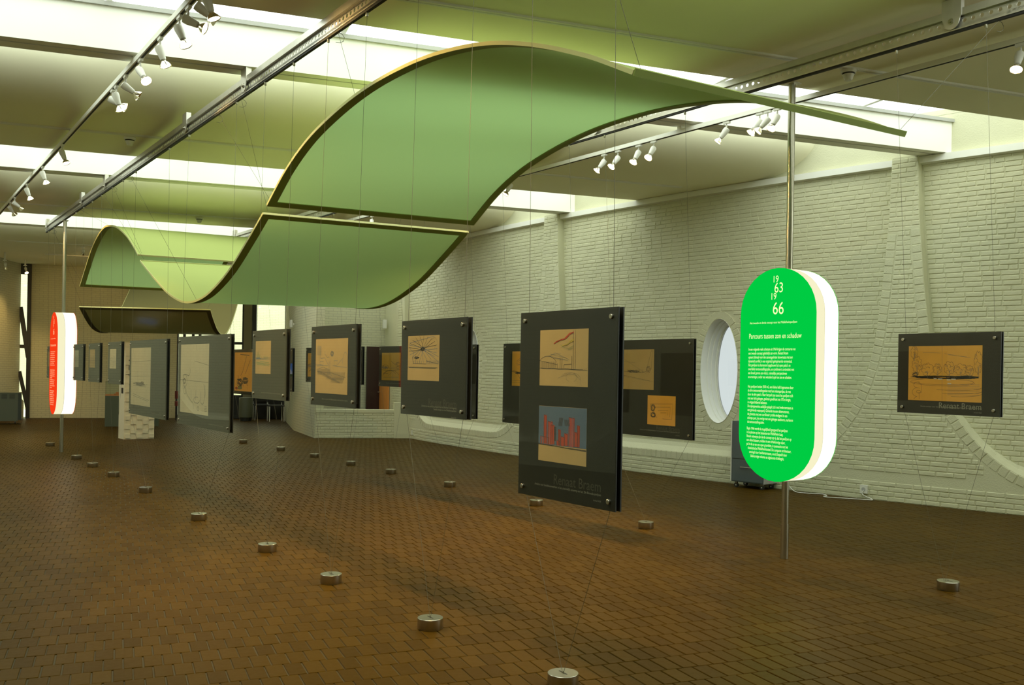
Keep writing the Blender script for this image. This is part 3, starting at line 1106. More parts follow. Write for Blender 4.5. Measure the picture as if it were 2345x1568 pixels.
def make_track(a, b, clips, label):
    a = Vector((*a, ZTR)); b = Vector((*b, ZTR)); d = b - a; L = d.length
    e = empty('lighting_track', a, math.atan2(d.y, d.x)); tag(e, label, 'lighting track', 'lighting tracks')
    MB().box(0, L, -0.024, 0.024, 0.004, 0.05).build('rail', 'track_white', e)
    MB().box(0, L, -0.009, 0.009, 0.0, 0.004).build('slot', 'slot_black', e)
    for q in clips:
        t = (q - a.y) / (b.y - a.y) * L
        MB().box(t - 0.03, t + 0.03, -0.012, 0.012, 0.05, 0.092).build('clip', 'track_white', e)


make_track((2.03, 0.0), (-2.33, 21.0), [3.3, 9.35, 15.5, 20.8], 'white lighting track along the left side of the ceiling')
make_track((7.6, 1.85), (3.62, 19.0), [3.2, 9.2, 15.3], 'white lighting track right of the right girder')

lm = {}
lm['adapter'] = MB().box(-0.045, 0.045, -0.014, 0.014, -0.022, 0.002)
lm['stem'] = MB().tube([(0, 0, -0.02), (0, 0, -0.05), (0.012, 0, -0.075), (0.014, 0, -0.1)], 0.009, 8)
lm['body'] = MB().lathe([(0.020, -0.035), (0.034, -0.03), (0.036, 0.0), (0.024, 0.085), (0.018, 0.092)], 16)
lm['reflector'] = MB().lathe([(0.016, 0.088), (0.020, 0.10), (0.040, 0.122), (0.050, 0.146), (0.047, 0.146), (0.036, 0.122), (0.014, 0.10)], 18)
lm['bulb'] = MB().lathe([(0.010, 0.104), (0.034, 0.121), (0.045, 0.139), (0.040, 0.143), (0.001, 0.146)], 18)
LM = {k: (v.mesh(k, smooth=True)) for k, v in lm.items()}
for k, mt in (('adapter', 'lamp_white'), ('stem', 'lamp_white'), ('body', 'lamp_white'), ('reflector', 'reflector'), ('bulb', 'bulb_glow')):
    LM[k].materials.append(MATS[mt])


def spot(pos, target, trackrot, label, group, watts=LAMP_W, lit=True, cone=74):
    e = empty('track_spotlight', pos, trackrot); tag(e, label, 'spotlight', group)
    inv = Matrix.Rotation(-trackrot, 4, 'Z')
    piv = Vector((0.014, 0, -0.10)); wp = Vector(pos) + (Matrix.Rotation(trackrot, 4, 'Z') @ piv)
    d = (Vector(target) - wp).normalized(); dl = inv @ d
    q = dl.to_track_quat('Z', 'Y').to_matrix().to_4x4()
    link('adapter', LM['adapter'], None, e); link('stem', LM['stem'], None, e)
    Mh = Matrix.Translation(piv) @ q
    b = link('body', LM['body'], None, e); b.matrix_local = Mh
    r = link('reflector', LM['reflector'], None, e); r.matrix_local = Mh
    if lit:
        u = link('bulb', LM['bulb'], None, e); u.matrix_local = Mh
        ld = bpy.data.lights.new('halogen', 'SPOT'); ld.energy = watts; ld.color = WARM; ld.spot_size = R(cone); ld.spot_blend = 0.7; ld.shadow_soft_size = 0.03
        lo = bpy.data.objects.new('halogen', ld); COL.objects.link(lo); lo.parent = e
        lo.matrix_local = Matrix.Translation(piv + dl * 0.16) @ (-dl).to_track_quat('Z', 'Y').to_matrix().to_4x4()
    return e


LT = math.atan2(21.0 - 5.0, -2.33 - 0.99)
lamps_l = [ (3.6, (1.83, 5.6, 1.6), 1), (4.3, (1.80, 5.7, 1.6), 1),  # these two hang out of view, added to light the left panels
           (7.11, (1.52, 6.9, 1.6), 1), (7.29, (5.3, 8.0, 1.4), 0), (7.59, (5.9, 5.5, 1.6), 1), (7.83, (1.45, 7.2, 1.6), 1), (8.41, (1.25, 8.3, 1.6), 1), (9.09, (1.45, 7.1, 1.6), 1),
           (9.66, (4.5, 9.8, 1.4), 0), (10.06, (0.85, 10.0, 1.5), 1), (10.23, (5.0, 8.7, 1.4), 1),
           (13.09, (0.36, 12.4, 1.5), 1), (14.66, (0.0, 14.3, 1.6), 1), (16.2, (-0.3, 15.9, 1.6), 1), (17.63, (2.6, 19.8, 1.4), 1), (18.2, (0.3, 21.5, 1.0), 1)]
for i, (yy, tg, lit) in enumerate(lamps_l):
    xx = 0.99 - 3.32 / 16.0 * (yy - 5.0)
    spot((xx, yy, ZTR), tg, LT, 'white track spotlight, %s from the camera on the left track' % ORD[i], 'spotlights on the left track', lit=bool(lit))  # includes the two added out of view to light the left panels
RT = math.atan2(19.0 - 1.85, 3.62 - 7.6)
lamps_r = [(5.48, (4.6, 4.6, 0.0), 1), (7.86, (3.6, 7.4, 0.2), 1), (7.98, (3.4, 9.6, 0.4), 1), (8.08, (3.3, 8.9, 0.3), 1), (8.52, (3.6, 10.5, 0.0), 1), (9.61, (2.6, 8.2, 0.0), 1), (9.86, (3.0, 9.0, 0.0), 1), (10.22, (2.2, 9.6, 0.0), 1), (10.47, (2.4, 11.0, 0.0), 1), (12.43, (2.8, 12.5, 0.2), 1), (16.6, (3.9, 15.2, 1.0), 0)]
for i, (yy, tg, lit) in enumerate(lamps_r):
    xx = 7.6 - 3.98 / 17.15 * (yy - 1.85)
    spot((xx, yy, ZTR), tg, RT, 'white track spotlight, %s from the camera on the right track' % ORD[i], 'spotlights on the right track', lit=bool(lit))
# single spots on the far soffit, on their own short stems
for (p, tg, lab) in [((-0.84, 25.1, ZC), (-1.0, 30.2, 1.8), 'single white spotlight on the far soffit left of the green sails'), ((-2.75, 27.5, 4.25), (-2.9, 29.6, 1.0), 'glowing spotlight above the grey cabinet at the left edge'), ((-2.42, 29.2, 4.3), (-1.5, 27.0, 1.0), 'small glowing spotlight at the top of the black column')]:
    e = spot(p, tg, 0.3, lab, 'single spotlights at the far end')
    if p[2] < ZC:
        MB().box(-0.02, 0.02, -0.02, 0.02, 0.0, ZC - p[2]).build('drop_rod', 'lamp_white', e)

# ------------------------------------------------------------------ green sails
TH = R(12.0)
SE = Vector((math.cos(TH), math.sin(TH), 0)); SG = Vector((-math.sin(TH), math.cos(TH), 0))


def smooth_prof(pts, n=8):
    return [(p.x, p.y) for p in catmull(pts, n)]


def make_sail(label, prof, A, re, rg, W, tiltz, mat, wires, group='green sails of the hanging wave', edge='sail_edge', hem='sail_hem', tip=False):
    """A = plan point where profile coordinate 0 and width 0 meet; re across, rg along"""
    prof = smooth_prof(prof)
    A = Vector((A[0], A[1], 0))
    base = A + re * (W / 2) + rg * prof[0][0]
    e = empty('hanging_sail', base); tag(e, label, 'sail', group)
    P = lambda g, z, u, dz=0.0: A + rg * g + re * u + Vector((0, 0, z + tiltz * u / W + dz)) - base
    nu = 10
    m = MB()
    for (g, z) in prof:
        for k in range(nu + 1):
            m.v.append(tuple(P(g, z, W * k / nu)))
    for i in range(len(prof) - 1):
        for k in range(nu):
            a = i * (nu + 1) + k; m.f.append((a, a + 1, a + nu + 2, a + nu + 1))
    m.build('fabric', mat, e, smooth=True, recalc=False)
    # normals of the profile, upwards
    nr = []
    for i in range(len(prof)):
        a = prof[max(0, i - 1)]; b = prof[min(len(prof) - 1, i + 1)]
        dx, dz = b[0] - a[0], b[1] - a[1]; l = math.hypot(dx, dz); nr.append((-dz / l, dx / l))

    def strip(u0, u1, t0, t1):
        q = MB()
        for (g, z), (ng, nz) in zip(prof, nr):
            for (u, t) in ((u0, t0), (u1, t0), (u1, t1), (u0, t1)):
                q.v.append(tuple(P(g + ng * t, z + nz * t, u)))
        for i in range(len(prof) - 1):
            for k in range(4):
                q.f.append((i * 4 + k, i * 4 + (k + 1) % 4, i * 4 + 4 + (k + 1) % 4, i * 4 + 4 + k))
        q.f.append((0, 1, 2, 3)); q.f.append(tuple(reversed([4 * (len(prof) - 1) + k for k in range(4)])))
        return q
    hw = 0.085
    strip(0.0, hw, -0.012, -0.002).build('side_bar', hem, e, smooth=True)
    strip(W - hw, W, -0.012, -0.002).build('side_bar', hem, e, smooth=True)
    strip(-0.006, 0.0, -0.013, 0.014).build('edge_strip', edge, e, smooth=True)
    strip(W, W + 0.006, -0.013, 0.014).build('edge_strip', edge, e, smooth=True)
    for i, sgn in ((0, 1), (len(prof) - 1, -1)):
        j = i + sgn
        (g0, z0), (g1, z1) = prof[i], prof[j]; d = Vector((g1 - g0, z1 - z0)).normalized(); ng, nz = nr[i]
        q = MB(); t0, t1 = -0.012, -0.002
        pts = []
        for u in (hw, W - hw):
            for (s, t) in ((0, t0), (0.075, t0), (0.075, t1), (0, t1)):
                pts.append(P(g0 + d.x * s + ng * t, z0 + d.y * s + nz * t, u))
        q.add(pts, [(0, 1, 2, 3), (7, 6, 5, 4), (0, 4, 5, 1), (1, 5, 6, 2), (2, 6, 7, 3), (3, 7, 4, 0)]).build('end_bar', hem, e)
        q = MB(); pts = []
        for u in (0, W):
            for (s, t) in (((-0.010, -0.016), (0.0, -0.016), (0.0, 0.026), (-0.010, 0.026)) if (tip and i == 0) else ((-0.006, -0.012), (0.0, -0.012), (0.0, 0.014), (-0.006, 0.014))):
                pts.append(P(g0 + d.x * s + ng * t, z0 + d.y * s + nz * t, u))
        q.add(pts, [(0, 1, 2, 3), (7, 6, 5, 4), (0, 4, 5, 1), (1, 5, 6, 2), (2, 6, 7, 3), (3, 7, 4, 0)]).build('edge_strip', 'sail_hem' if (tip and i == 0) else edge, e)
    for (idx, u, top) in wires:
        g, z = prof[int(idx * (len(prof) - 1))]
        a = P(g, z, u * W, 0.03); b = Vector(top) - base
        w = MB().tube([a, b], 0.0016, 5).build('wire', 'wire', e)
        hk = [b + Vector((0.05 * math.sin(t) - 0.0, 0, 0.04 * math.cos(t) - 0.04)) for t in (0, 0.7, 1.4, 2.1, 2.8, 3.5)]
        MB().tube(hk, 0.0022, 5).build('hook', 'wire', w)
    return e, P


EL = 3.53
A0 = SE * EL
gl = lambda y: (GL(y), y, ZGIR)
gr = lambda y: (GR(y), y, ZGIR)
make_sail('largest green fabric sail, arching towards the camera', [(3.945, 3.30), (4.4, 3.52), (5.0, 3.75), (5.6, 3.91), (6.3, 4.01), (7.0, 4.035), (7.6, 4.005), (8.2, 3.92), (8.7, 3.805), (9.2, 3.615), (9.715, 3.335)],
          A0, SE, SG, 2.6, 0.06, 'sail_green', [(0, 0.02, gl(4.3)), (0, 0.98, gr(4.9)), (0.62, 0.02, gl(7.2)), (1, 0.02, gl(10.1)), (1, 0.98, gr(10.6))], tip=True)
make_sail('olive green fabric sail dipping below the largest sail', [(9.83, 3.26), (10.25, 3.05), (10.85, 2.77), (11.33, 2.605), (11.85, 2.485), (12.4, 2.44), (12.92, 2.475), (13.58, 2.62), (14.2, 2.83), (14.75, 3.03), (15.22, 3.215)],
          A0, SE, SG, 2.6, 0.055, 'sail_green', [(0, 0.02, gl(9.4)), (0.5, 0.02, gl(13.9)), (0.5, 0.98, gr(13.2)), (1, 0.02, gl(15.6)), (1, 0.98, gr(15.9))])
make_sail('arched green fabric sail next to the red sign', [(15.37, 3.32), (15.7, 3.495), (16.16, 3.70), (16.8, 3.905), (17.3, 4.00), (17.86, 4.04), (18.4, 3.955), (18.98, 3.76), (19.5, 3.48), (20.08, 3.135)],
          A0, SE, SG, 2.6, 0.03, 'sail_green', [(0, 0.02, gl(14.9)), (0.55, 0.02, gl(17.4)), (0.5, 0.98, gr(17.6)), (1, 0.02, gl(20.2))])
PH = R(16.5)
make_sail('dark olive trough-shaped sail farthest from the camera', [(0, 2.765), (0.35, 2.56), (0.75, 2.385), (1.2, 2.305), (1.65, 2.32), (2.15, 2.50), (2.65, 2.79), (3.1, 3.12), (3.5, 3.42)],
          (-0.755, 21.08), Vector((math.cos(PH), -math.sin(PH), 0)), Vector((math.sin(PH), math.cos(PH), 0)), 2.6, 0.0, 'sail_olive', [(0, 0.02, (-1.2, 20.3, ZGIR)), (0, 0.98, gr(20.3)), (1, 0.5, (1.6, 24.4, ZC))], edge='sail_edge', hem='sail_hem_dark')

# ------------------------------------------------------------------ drawings


def jit(path, a=0.004, n=1):
    out = []
    for (p, q) in zip(path, path[1:]):
        k = max(1, int(math.hypot(q[0] - p[0], q[1] - p[1]) / 0.07))
        for i in range(k):
            t = i / k; out.append((p[0] + (q[0] - p[0]) * t + random.uniform(-a, a), p[1] + (q[1] - p[1]) * t + random.uniform(-a, a)))
    out.append(path[-1]); return out


def ell(cx, cy, rx, ry, a0=0.0, a1=360.0, n=18):
    return [(cx + rx * math.cos(R(a0 + (a1 - a0) * i / n)), cy + ry * math.sin(R(a0 + (a1 - a0) * i / n))) for i in range(n + 1)]


def scrib(cx, cy, rx, ry, n=40):
    out = []; a = random.random() * 6
    for i in range(n):
        a += random.uniform(0.5, 1.6); k = math.sqrt(random.random())
        out.append((cx + rx * k * math.cos(a), cy + ry * k * math.sin(a)))
    return out


def cloud(cx, cy, rx, ry, bumps=9):
    o = []; ph = random.random() * 6
    for i in range(73):
        t = 2 * PI * i / 72; k = 0.80 + 0.22 * abs(math.sin(bumps * t / 2 + ph)) + random.uniform(-0.05, 0.05)
        o.append((cx + rx * k * math.cos(t), cy + ry * k * math.sin(t)))
    return o


def curls(cx, cy, rx, ry, n=7):
    out = []
    for _ in range(n):
        a = random.random() * 2 * PI; k = math.sqrt(random.random()) * 0.75
        px, py = cx + rx * k * math.cos(a), cy + ry * k * math.sin(a); r = random.uniform(0.15, 0.35)
        a0 = random.uniform(150, 260); out.append(ell(px, py, rx * r, ry * r * 0.8, a0, a0 + random.uniform(120, 220), 8))
    return out


def tree(cx, cy, rx, ry, n=46):
    return [cloud(cx, cy, rx, ry, random.choice((7, 9, 11)))] + curls(cx, cy, rx, ry, 9) + [[(cx - 0.004, cy + ry * 0.2), (cx, cy + ry * 1.3)], [(cx + 0.006, cy + ry * 0.3), (cx + 0.008, cy + ry * 1.3)], [(cx, cy + ry * 0.7), (cx + rx * 0.4, cy + ry * 0.2)]]


def hatch(x0, y0, x1, y1, n, slant=0.0):
    return [[(x0 + (x1 - x0) * i / n, y0), (x0 + (x1 - x0) * i / n + slant, y1)] for i in range(n + 1)]


def art(kind):
    """list of (ink, width, paths); coordinates 0..1 from the top left of the paper"""
    if kind == 'flags':
        L = [('ink', .006, [jit([(0, .69), (.4, .70), (.99, .715)]), jit([(.02, .685), (.9, .70)])]),
             ('ink', .005, [ell(.17, .69, .22, .22, 190, 330), [(.0, .55), (.38, .62)], [(.38, .60), (.38, .69)]] + hatch(.03, .57, .34, .68, 14)),
             ('ink_grey', .0045, [[(.18, .46), (.60, .55)], [(.22, .43), (.56, .50)], [(.2, .47), (.34, .41), (.62, .53)], [(.25, .50), (.55, .53)], [(.24, .44), (.45, .42)]]),
             ('ink', .006, [[(.44, .50), (.44, .69)], [(.48, .50), (.47, .70)], [(.68, .47), (.68, .70)], [(.52, .62), (.67, .61)], [(.52, .62), (.52, .68)], [(.70, .02), (.71, .70)], [(.74, .02), (.75, .69)]]),
             ('ink_red', .016, [[(.71, .06), (.63, .07), (.57, .12), (.52, .17), (.42, .19), (.36, .21), (.30, .25)], [(.71, .05), (.62, .09), (.55, .16), (.45, .18), (.35, .22)]]),
             ('ink_yellow', .012, [[(.71, .18), (.64, .20), (.60, .26), (.50, .28), (.46, .30)], [(.71, .20), (.63, .23), (.55, .28)]]),
             ('ink_green', .007, [[(.72, .28), (.62, .33), (.52, .32), (.45, .27)], [(.70, .33), (.6, .36)]]),
             ('ink_soft', .004, [jit(ell(.68, .84, .11, .08, 120, 420)), jit(ell(.66, .86, .2, .1, 200, 370)), [(.40, .86), (.55, .80), (.75, .79), (.86, .88), (.88, .98)], ell(.92, .40, .2, .3, 20, 90, 8)])]
        return L
    if kind == 'towers':
        L = [('ink_blue', .030, [[(0, .02 + .03 * i), (1, .02 + .03 * i)] for i in range(23)])]
        tw = [(.05, .22, .55, .69), (.12, .17, .16, .68), (.21, .30, .27, .69), (.27, .34, .33, .68), (.43, .47, .40, .68), (.49, .55, .52, .69), (.56, .62, .46, .68), (.65, .75, .17, .69), (.77, .82, .42, .68), (.82, .86, .30, .68), (.40, .46, .60, .69)]
        L.append(('ink_red', .02, [[(x, y0 + .01 * (j % 3)), (x, y1)] for (x0, x1, y0, y1) in tw for j, x in enumerate([x0 + (x1 - x0) * q / 4 for q in range(5)])]))
        L.append(('ink', .008, [jit([(x0, y1), (x0, y0), (x1, y0 + .02), (x1, y1)]) for (x0, x1, y0, y1) in tw] + hatch(.45, .19, .52, .34, 5, -.02) + hatch(.55, .22, .64, .33, 6, .02) + hatch(.345, .36, .375, .62, 3) + [jit([(0, .69), (.5, .715), (1, .725)]), jit([(0, .70), (.6, .72), (1, .735)])]))
        return L
    if kind == 'rays':
        P = [[(.48 + .05 * random.uniform(-1, 1), .30 + .03 * random.uniform(-1, 1)), (.48 + .46 * math.cos(a), .30 + .30 * math.sin(a))] for a in [x * 0.30 for x in range(21)]]
        return [('ink_blue', .007, P[:10] + [[(.05, .16), (.85, .02)], [(.02, .2), (.5, .28)], [(.5, .28), (.98, .47)], [(.5, .30), (.98, .58)], [(.05, .27), (.2, .38), (.17, .55)]]),
                ('ink', .007, P[10:] + [scrib(.48, .3, .09, .05, 60), scrib(.30, .49, .1, .03, 30), [(.02, .70), (.95, .71)], [(.05, .715), (.9, .725)], [(.15, .45), (.17, .62), (.6, .63)], [(.6, .56), (.98, .63)]]),
                ('ink_blue', .010, hatch(.62, .55, .98, .63, 9, .0) + hatch(.2, .56, .45, .62, 4)),
                ('ink_soft', .005, [ell(.85, .3, .12, .25, 230, 380), [(.88, .22), (.84, .34), (.92, .36), (.9, .22)]] + hatch(.1, .05, .4, .2, 7, -.03))]
    if kind == 'figure':
        L = [('ink_grey', .008, [[(.17, .36), (.30, .35), (.38, .44), (.44, .50)], [(.30, .22), (.30, .28), (.38, .34), (.44, .33)], [(.46, .40), (.47, .62), (.52, .68)], [(.44, .42), (.43, .60)], scrib(.53, .27, .06, .06, 40), [(.05, .50), (.4, .49)], [(.55, .49), (.98, .52)], [(.0, .48), (.2, .47)], [(.7, .47), (.85, .36)], [(.14, .42), (.26, .42), (.25, .48), (.15, .48), (.14, .42)], [(.59, .40), (.70, .40), (.67, .49), (.61, .49), (.59, .40)], ell(.93, .45, .08, .2, 180, 360, 10), [(.10, .12), (.12, .40)], [(.16, .12), (.15, .36)]] + hatch(.05, .13, .18, .3, 7)),
             ('ink_soft', .006, hatch(.05, .55, .45, .66, 26, .03) + hatch(.4, .6, .93, .74, 22, -.04) + hatch(.55, .7, .9, .80, 14, -.05) + [[(.08 + .02 * k, .58 + .006 * k), (.10 + .02 * k, .64 + .005 * k), (.12 + .02 * k, .58 + .006 * k)] for k in range(34)] + [[(.05, .60), (.5, .62), (.95, .70)], [(.1, .55), (.25, .52), (.4, .55)]])]
        return L
    if kind == 'greens':
        return [('ink_green', .018, [[(.06 + .03 * k, .60 - .06 * (k % 3) - .20 * math.exp(-((k - 4) / 4.0) ** 2)), (.05 + .03 * k, .55)] for k in range(12)] + [[(.55 + .03 * k, .46 + .03 * (k % 2)), (.56 + .03 * k, .54)] for k in range(10)] + [[(.05, .64), (.55, .68), (.95, .72)], [(.04, .67), (.5, .70), (.9, .76)], [(.1, .71), (.7, .74)], [(.3, .62), (.9, .66)]]),
                ('ink_grey', .008, [[(.03, .56), (.5, .565), (.97, .55)], [(.3, .53), (.97, .50)], [(.45, .56), (.5, .53), (.56, .56), (.62, .53), (.7, .555)]] + hatch(.35, .53, .95, .555, 10)),
                ('ink_blue', .014, [[(.03, .515), (.3, .51)], [(.05, .53), (.36, .53)]])]
    if kind == 'loops':
        return [('ink_grey', .009, [ell(.28, .39, .08, .07, -40, 90), [(.30, .46), (.22, .44), (.10, .45)], jit(ell(.17, .53, .08, .09)), [(.1, .58), (.16, .64), (.26, .74), (.40, .82), (.47, .84)], jit(ell(.60, .80, .10, .045, 0, 300)), ell(.80, .70, .08, .15, -60, 120), [(.88, .58), (.9, .7), (.84, .84)], [(.40, .66), (.41, .79)], [(.58, .66), (.56, .80)], [(.75, .67), (.74, .84)], ell(.17, .68, .05, .05), [(.48, .84), (.50, .93)], ell(.66, .92, .03, .03)]),
                ('ink_soft', .005, [[(.0, .52), (1, .54)], [(.5, .24), (1, .30)], [(.6, .1), (.55, .0)], scrib(.15, .54, .06, .05, 30)] + [[(.88, .88 + .02 * i), (.96, .88 + .02 * i)] for i in range(4)])]
    if kind == 'boats':
        return [('ink_grey', .006, [[(.10, .62), (.5, .66), (.85, .63)], [(.12, .66), (.8, .67)], [(.36, .40), (.37, .62)], [(.68, .42), (.68, .62)], [(.1, .8), (.5, .85), (.95, .89)], [(.12, .84), (.9, .91)], scrib(.45, .63, .33, .03, 50), scrib(.6, .6, .1, .02, 20)]), ('ink_soft', .004, [[(0, .25), (1, .22)], [(0, .5), (1, .48)], [(.1, .02), (.2, .2)]])]
    if kind == 'lake':
        L = [('ink', .004, []), ('ink_soft', .0035, []), ('ink_white', .016, [[(.36, .595), (.40, .595)], [(.42, .60), (.48, .60)], [(.54, .615), (.59, .612)], [(.60, .60), (.66, .60)], [(.55, .68), (.60, .68)]])]
        for (cx, cy, rx, ry) in [(.08, .12, .045, .12), (.12, .34, .06, .16), (.27, .43, .075, .12), (.41, .42, .05, .10), (.57, .40, .065, .12), (.72, .42, .08, .10), (.84, .45, .05, .10), (.95, .30, .05, .20)]:
            t = tree(cx, cy, rx * 1.15, ry); L[0][2].append(t[0]); L[0][2].extend(t[1:6]); L[1][2].extend(t[6:])
        L[0][2].extend([scrib(.10, .52, .06, .05, 50), scrib(.5, .57, .48, .03, 220), scrib(.8, .56, .18, .03, 80), ell(.47, .65, .43, .055), ell(.47, .66, .44, .065, 0, 190), ell(.60, .74, .40, .06, 0, 120), ell(.62, .80, .40, .06, 0, 110), ell(.66, .85, .34, .06, 0, 100), [(0, .61), (.35, .60)]])
        L[0][2].extend([ell(.14, .715, .06, .055, 90, 300), [(.14, .66), (.19, .71), (.19, .86), (.15, .86)], ell(.13, .85, .07, .08, 90, 300), ell(.15, .84, .03, .025), [(.12, .93), (.08, .98)], [(.16, .86), (.16, .98)]])
        L[1][2].extend([[(.2, .12), (.45, .13)], [(.5, .14), (.85, .22)], [(.55, .16), (.8, .2)]] + [[(.55, .70 + .03 * i), (.97, .69 + .03 * i)] for i in range(7)] + [[(.47, 0), (.48, 1)]])
        return L
    if kind == 'mast':
        return [('ink', .005, [[(.93, .02), (.80, .55)], [(.96, .02), (.93, .5)], [(.80, .55), (.6, .58), (.3, .52)], [(.0, .62), (.9, .78)], [(.1, .55), (.75, .57)], scrib(.45, .55, .2, .04, 40), scrib(.85, .5, .08, .1, 30)] + hatch(.3, .5, .7, .58, 10)), ('ink_soft', .004, [[(.0, .66), (1, .80)], [(.1, .3), (.5, .33)], [(.2, .25), (.8, .6)]])]
    if kind == 'nested':
        return [('ink', .008, [[(.1, .3), (.9, .26), (.88, .78), (.55, .78)], [(.25, .40), (.82, .37), (.80, .70)], [(.38, .50), (.75, .48), (.72, .66)], [(.48, .58), (.68, .57)], scrib(.2, .42, .1, .15, 50), scrib(.22, .66, .13, .1, 60), [(.1, .3), (.2, .6), (.35, .75)]])]
    if kind == 'ship':
        return [('ink', .010, [[(.02, .56), (.2, .60), (.5, .61)], [(.0, .58), (.3, .66)], scrib(.5, .62, .45, .04, 60), [(.15, .60), (.25, .78), (.8, .78), (.9, .62)]] + hatch(.3, .64, .8, .76, 7, .02)), ('ink_soft', .005, [[(0, .85), (1, .84)], [(0, .9), (1, .92)], scrib(.3, .3, .2, .15, 20)])]
    if kind == 'park':
        return [('ink', .008, [[(0, .62), (.4, .66), (1, .60)], ell(.45, .95, .4, .3, 200, 320), ell(.5, .98, .5, .35, 210, 330), [(.1, .74), (.35, .76)], cloud(.2, .52, .18, .08, 9), cloud(.88, .46, .13, .12, 9), [(.40, .02), (.43, .25), (.47, .5)], [(.45, .02), (.5, .3), (.7, .42), (.85, .35)]] + curls(.2, .52, .18, .07, 9) + curls(.88, .46, .12, .1, 9)),
                ('ink_blue', .014, [[(.04 + .025 * k, .50), (.03 + .025 * k, .57)] for k in range(13)]), ('ink_soft', .006, hatch(.4, .52, .75, .6, 12, .02) + [[(.1, .9), (.9, .88)], [(.35, .85), (.55, .70)], [(.6, .95), (.62, .75)]])]
    if kind == 'storm':
        return [('ink', .014, [scrib(.3, .78, .2, .12, 50), [(.2, .6), (.35, .9)], [(.4, .62), (.5, .88)], [(.55, .64), (.72, .86)], scrib(.6, .72, .18, .1, 50), [(.65, .1), (.45, .5), (.35, .6)], [(.3, .05), (.8, .08)], [(.85, .2), (.6, .55)]]), ('ink_red', .02, [scrib(.12, .93, .09, .03, 30)]), ('ink_green', .014, [scrib(.3, .92, .15, .04, 40)])]
    return [('ink_grey', .008, [[(0, .6), (1, .62)], cloud(.3, .50, .2, .09), cloud(.72, .48, .16, .11), [(.1, .8), (.9, .78)], [(.5, .1), (.52, .6)]] + curls(.3, .5, .2, .09) + curls(.72, .48, .15, .1)), ('ink_soft', .006, [[(.0, .7), (1, .72)], [(.1, .9), (.8, .86)]] + hatch(.2, .62, .8, .7, 14, .03))]


def ribbons(paths, width, x0, z1, w, h, y):
    """strokes as flat ribbons on the plane y (front is -y)"""
    m = MB()
    for path in paths:
        pts = [Vector((x0 + max(0.0, min(1, p[0])) * w, 0, z1 - max(0.0, min(1, p[1])) * h)) for p in path]
        pts = [p for i, p in enumerate(pts) if i == 0 or (p - pts[i - 1]).length > 1e-5]
        if len(pts) < 2:
            continue
        L = []
        for i, p in enumerate(pts):
            d = (pts[min(i + 1, len(pts) - 1)] - pts[max(0, i - 1)])
            if d.length < 1e-6:
                d = Vector((1, 0, 0))
            d.normalize(); n = Vector((-d.z, 0, d.x)) * (width * 0.5)
            for q in (p + n, p - n):
                L.append((min(max(q.x, x0), x0 + w), y, min(max(q.z, z1 - h), z1)))
        m.add(L, [(2 * i, 2 * i + 1, 2 * i + 3, 2 * i + 2) for i in range(len(pts) - 1)])
    return m


# ------------------------------------------------------------------ art panels, their wires and floor weights
PDIR = R(-77.4)
PX = Vector((math.cos(PDIR), math.sin(PDIR), 0))


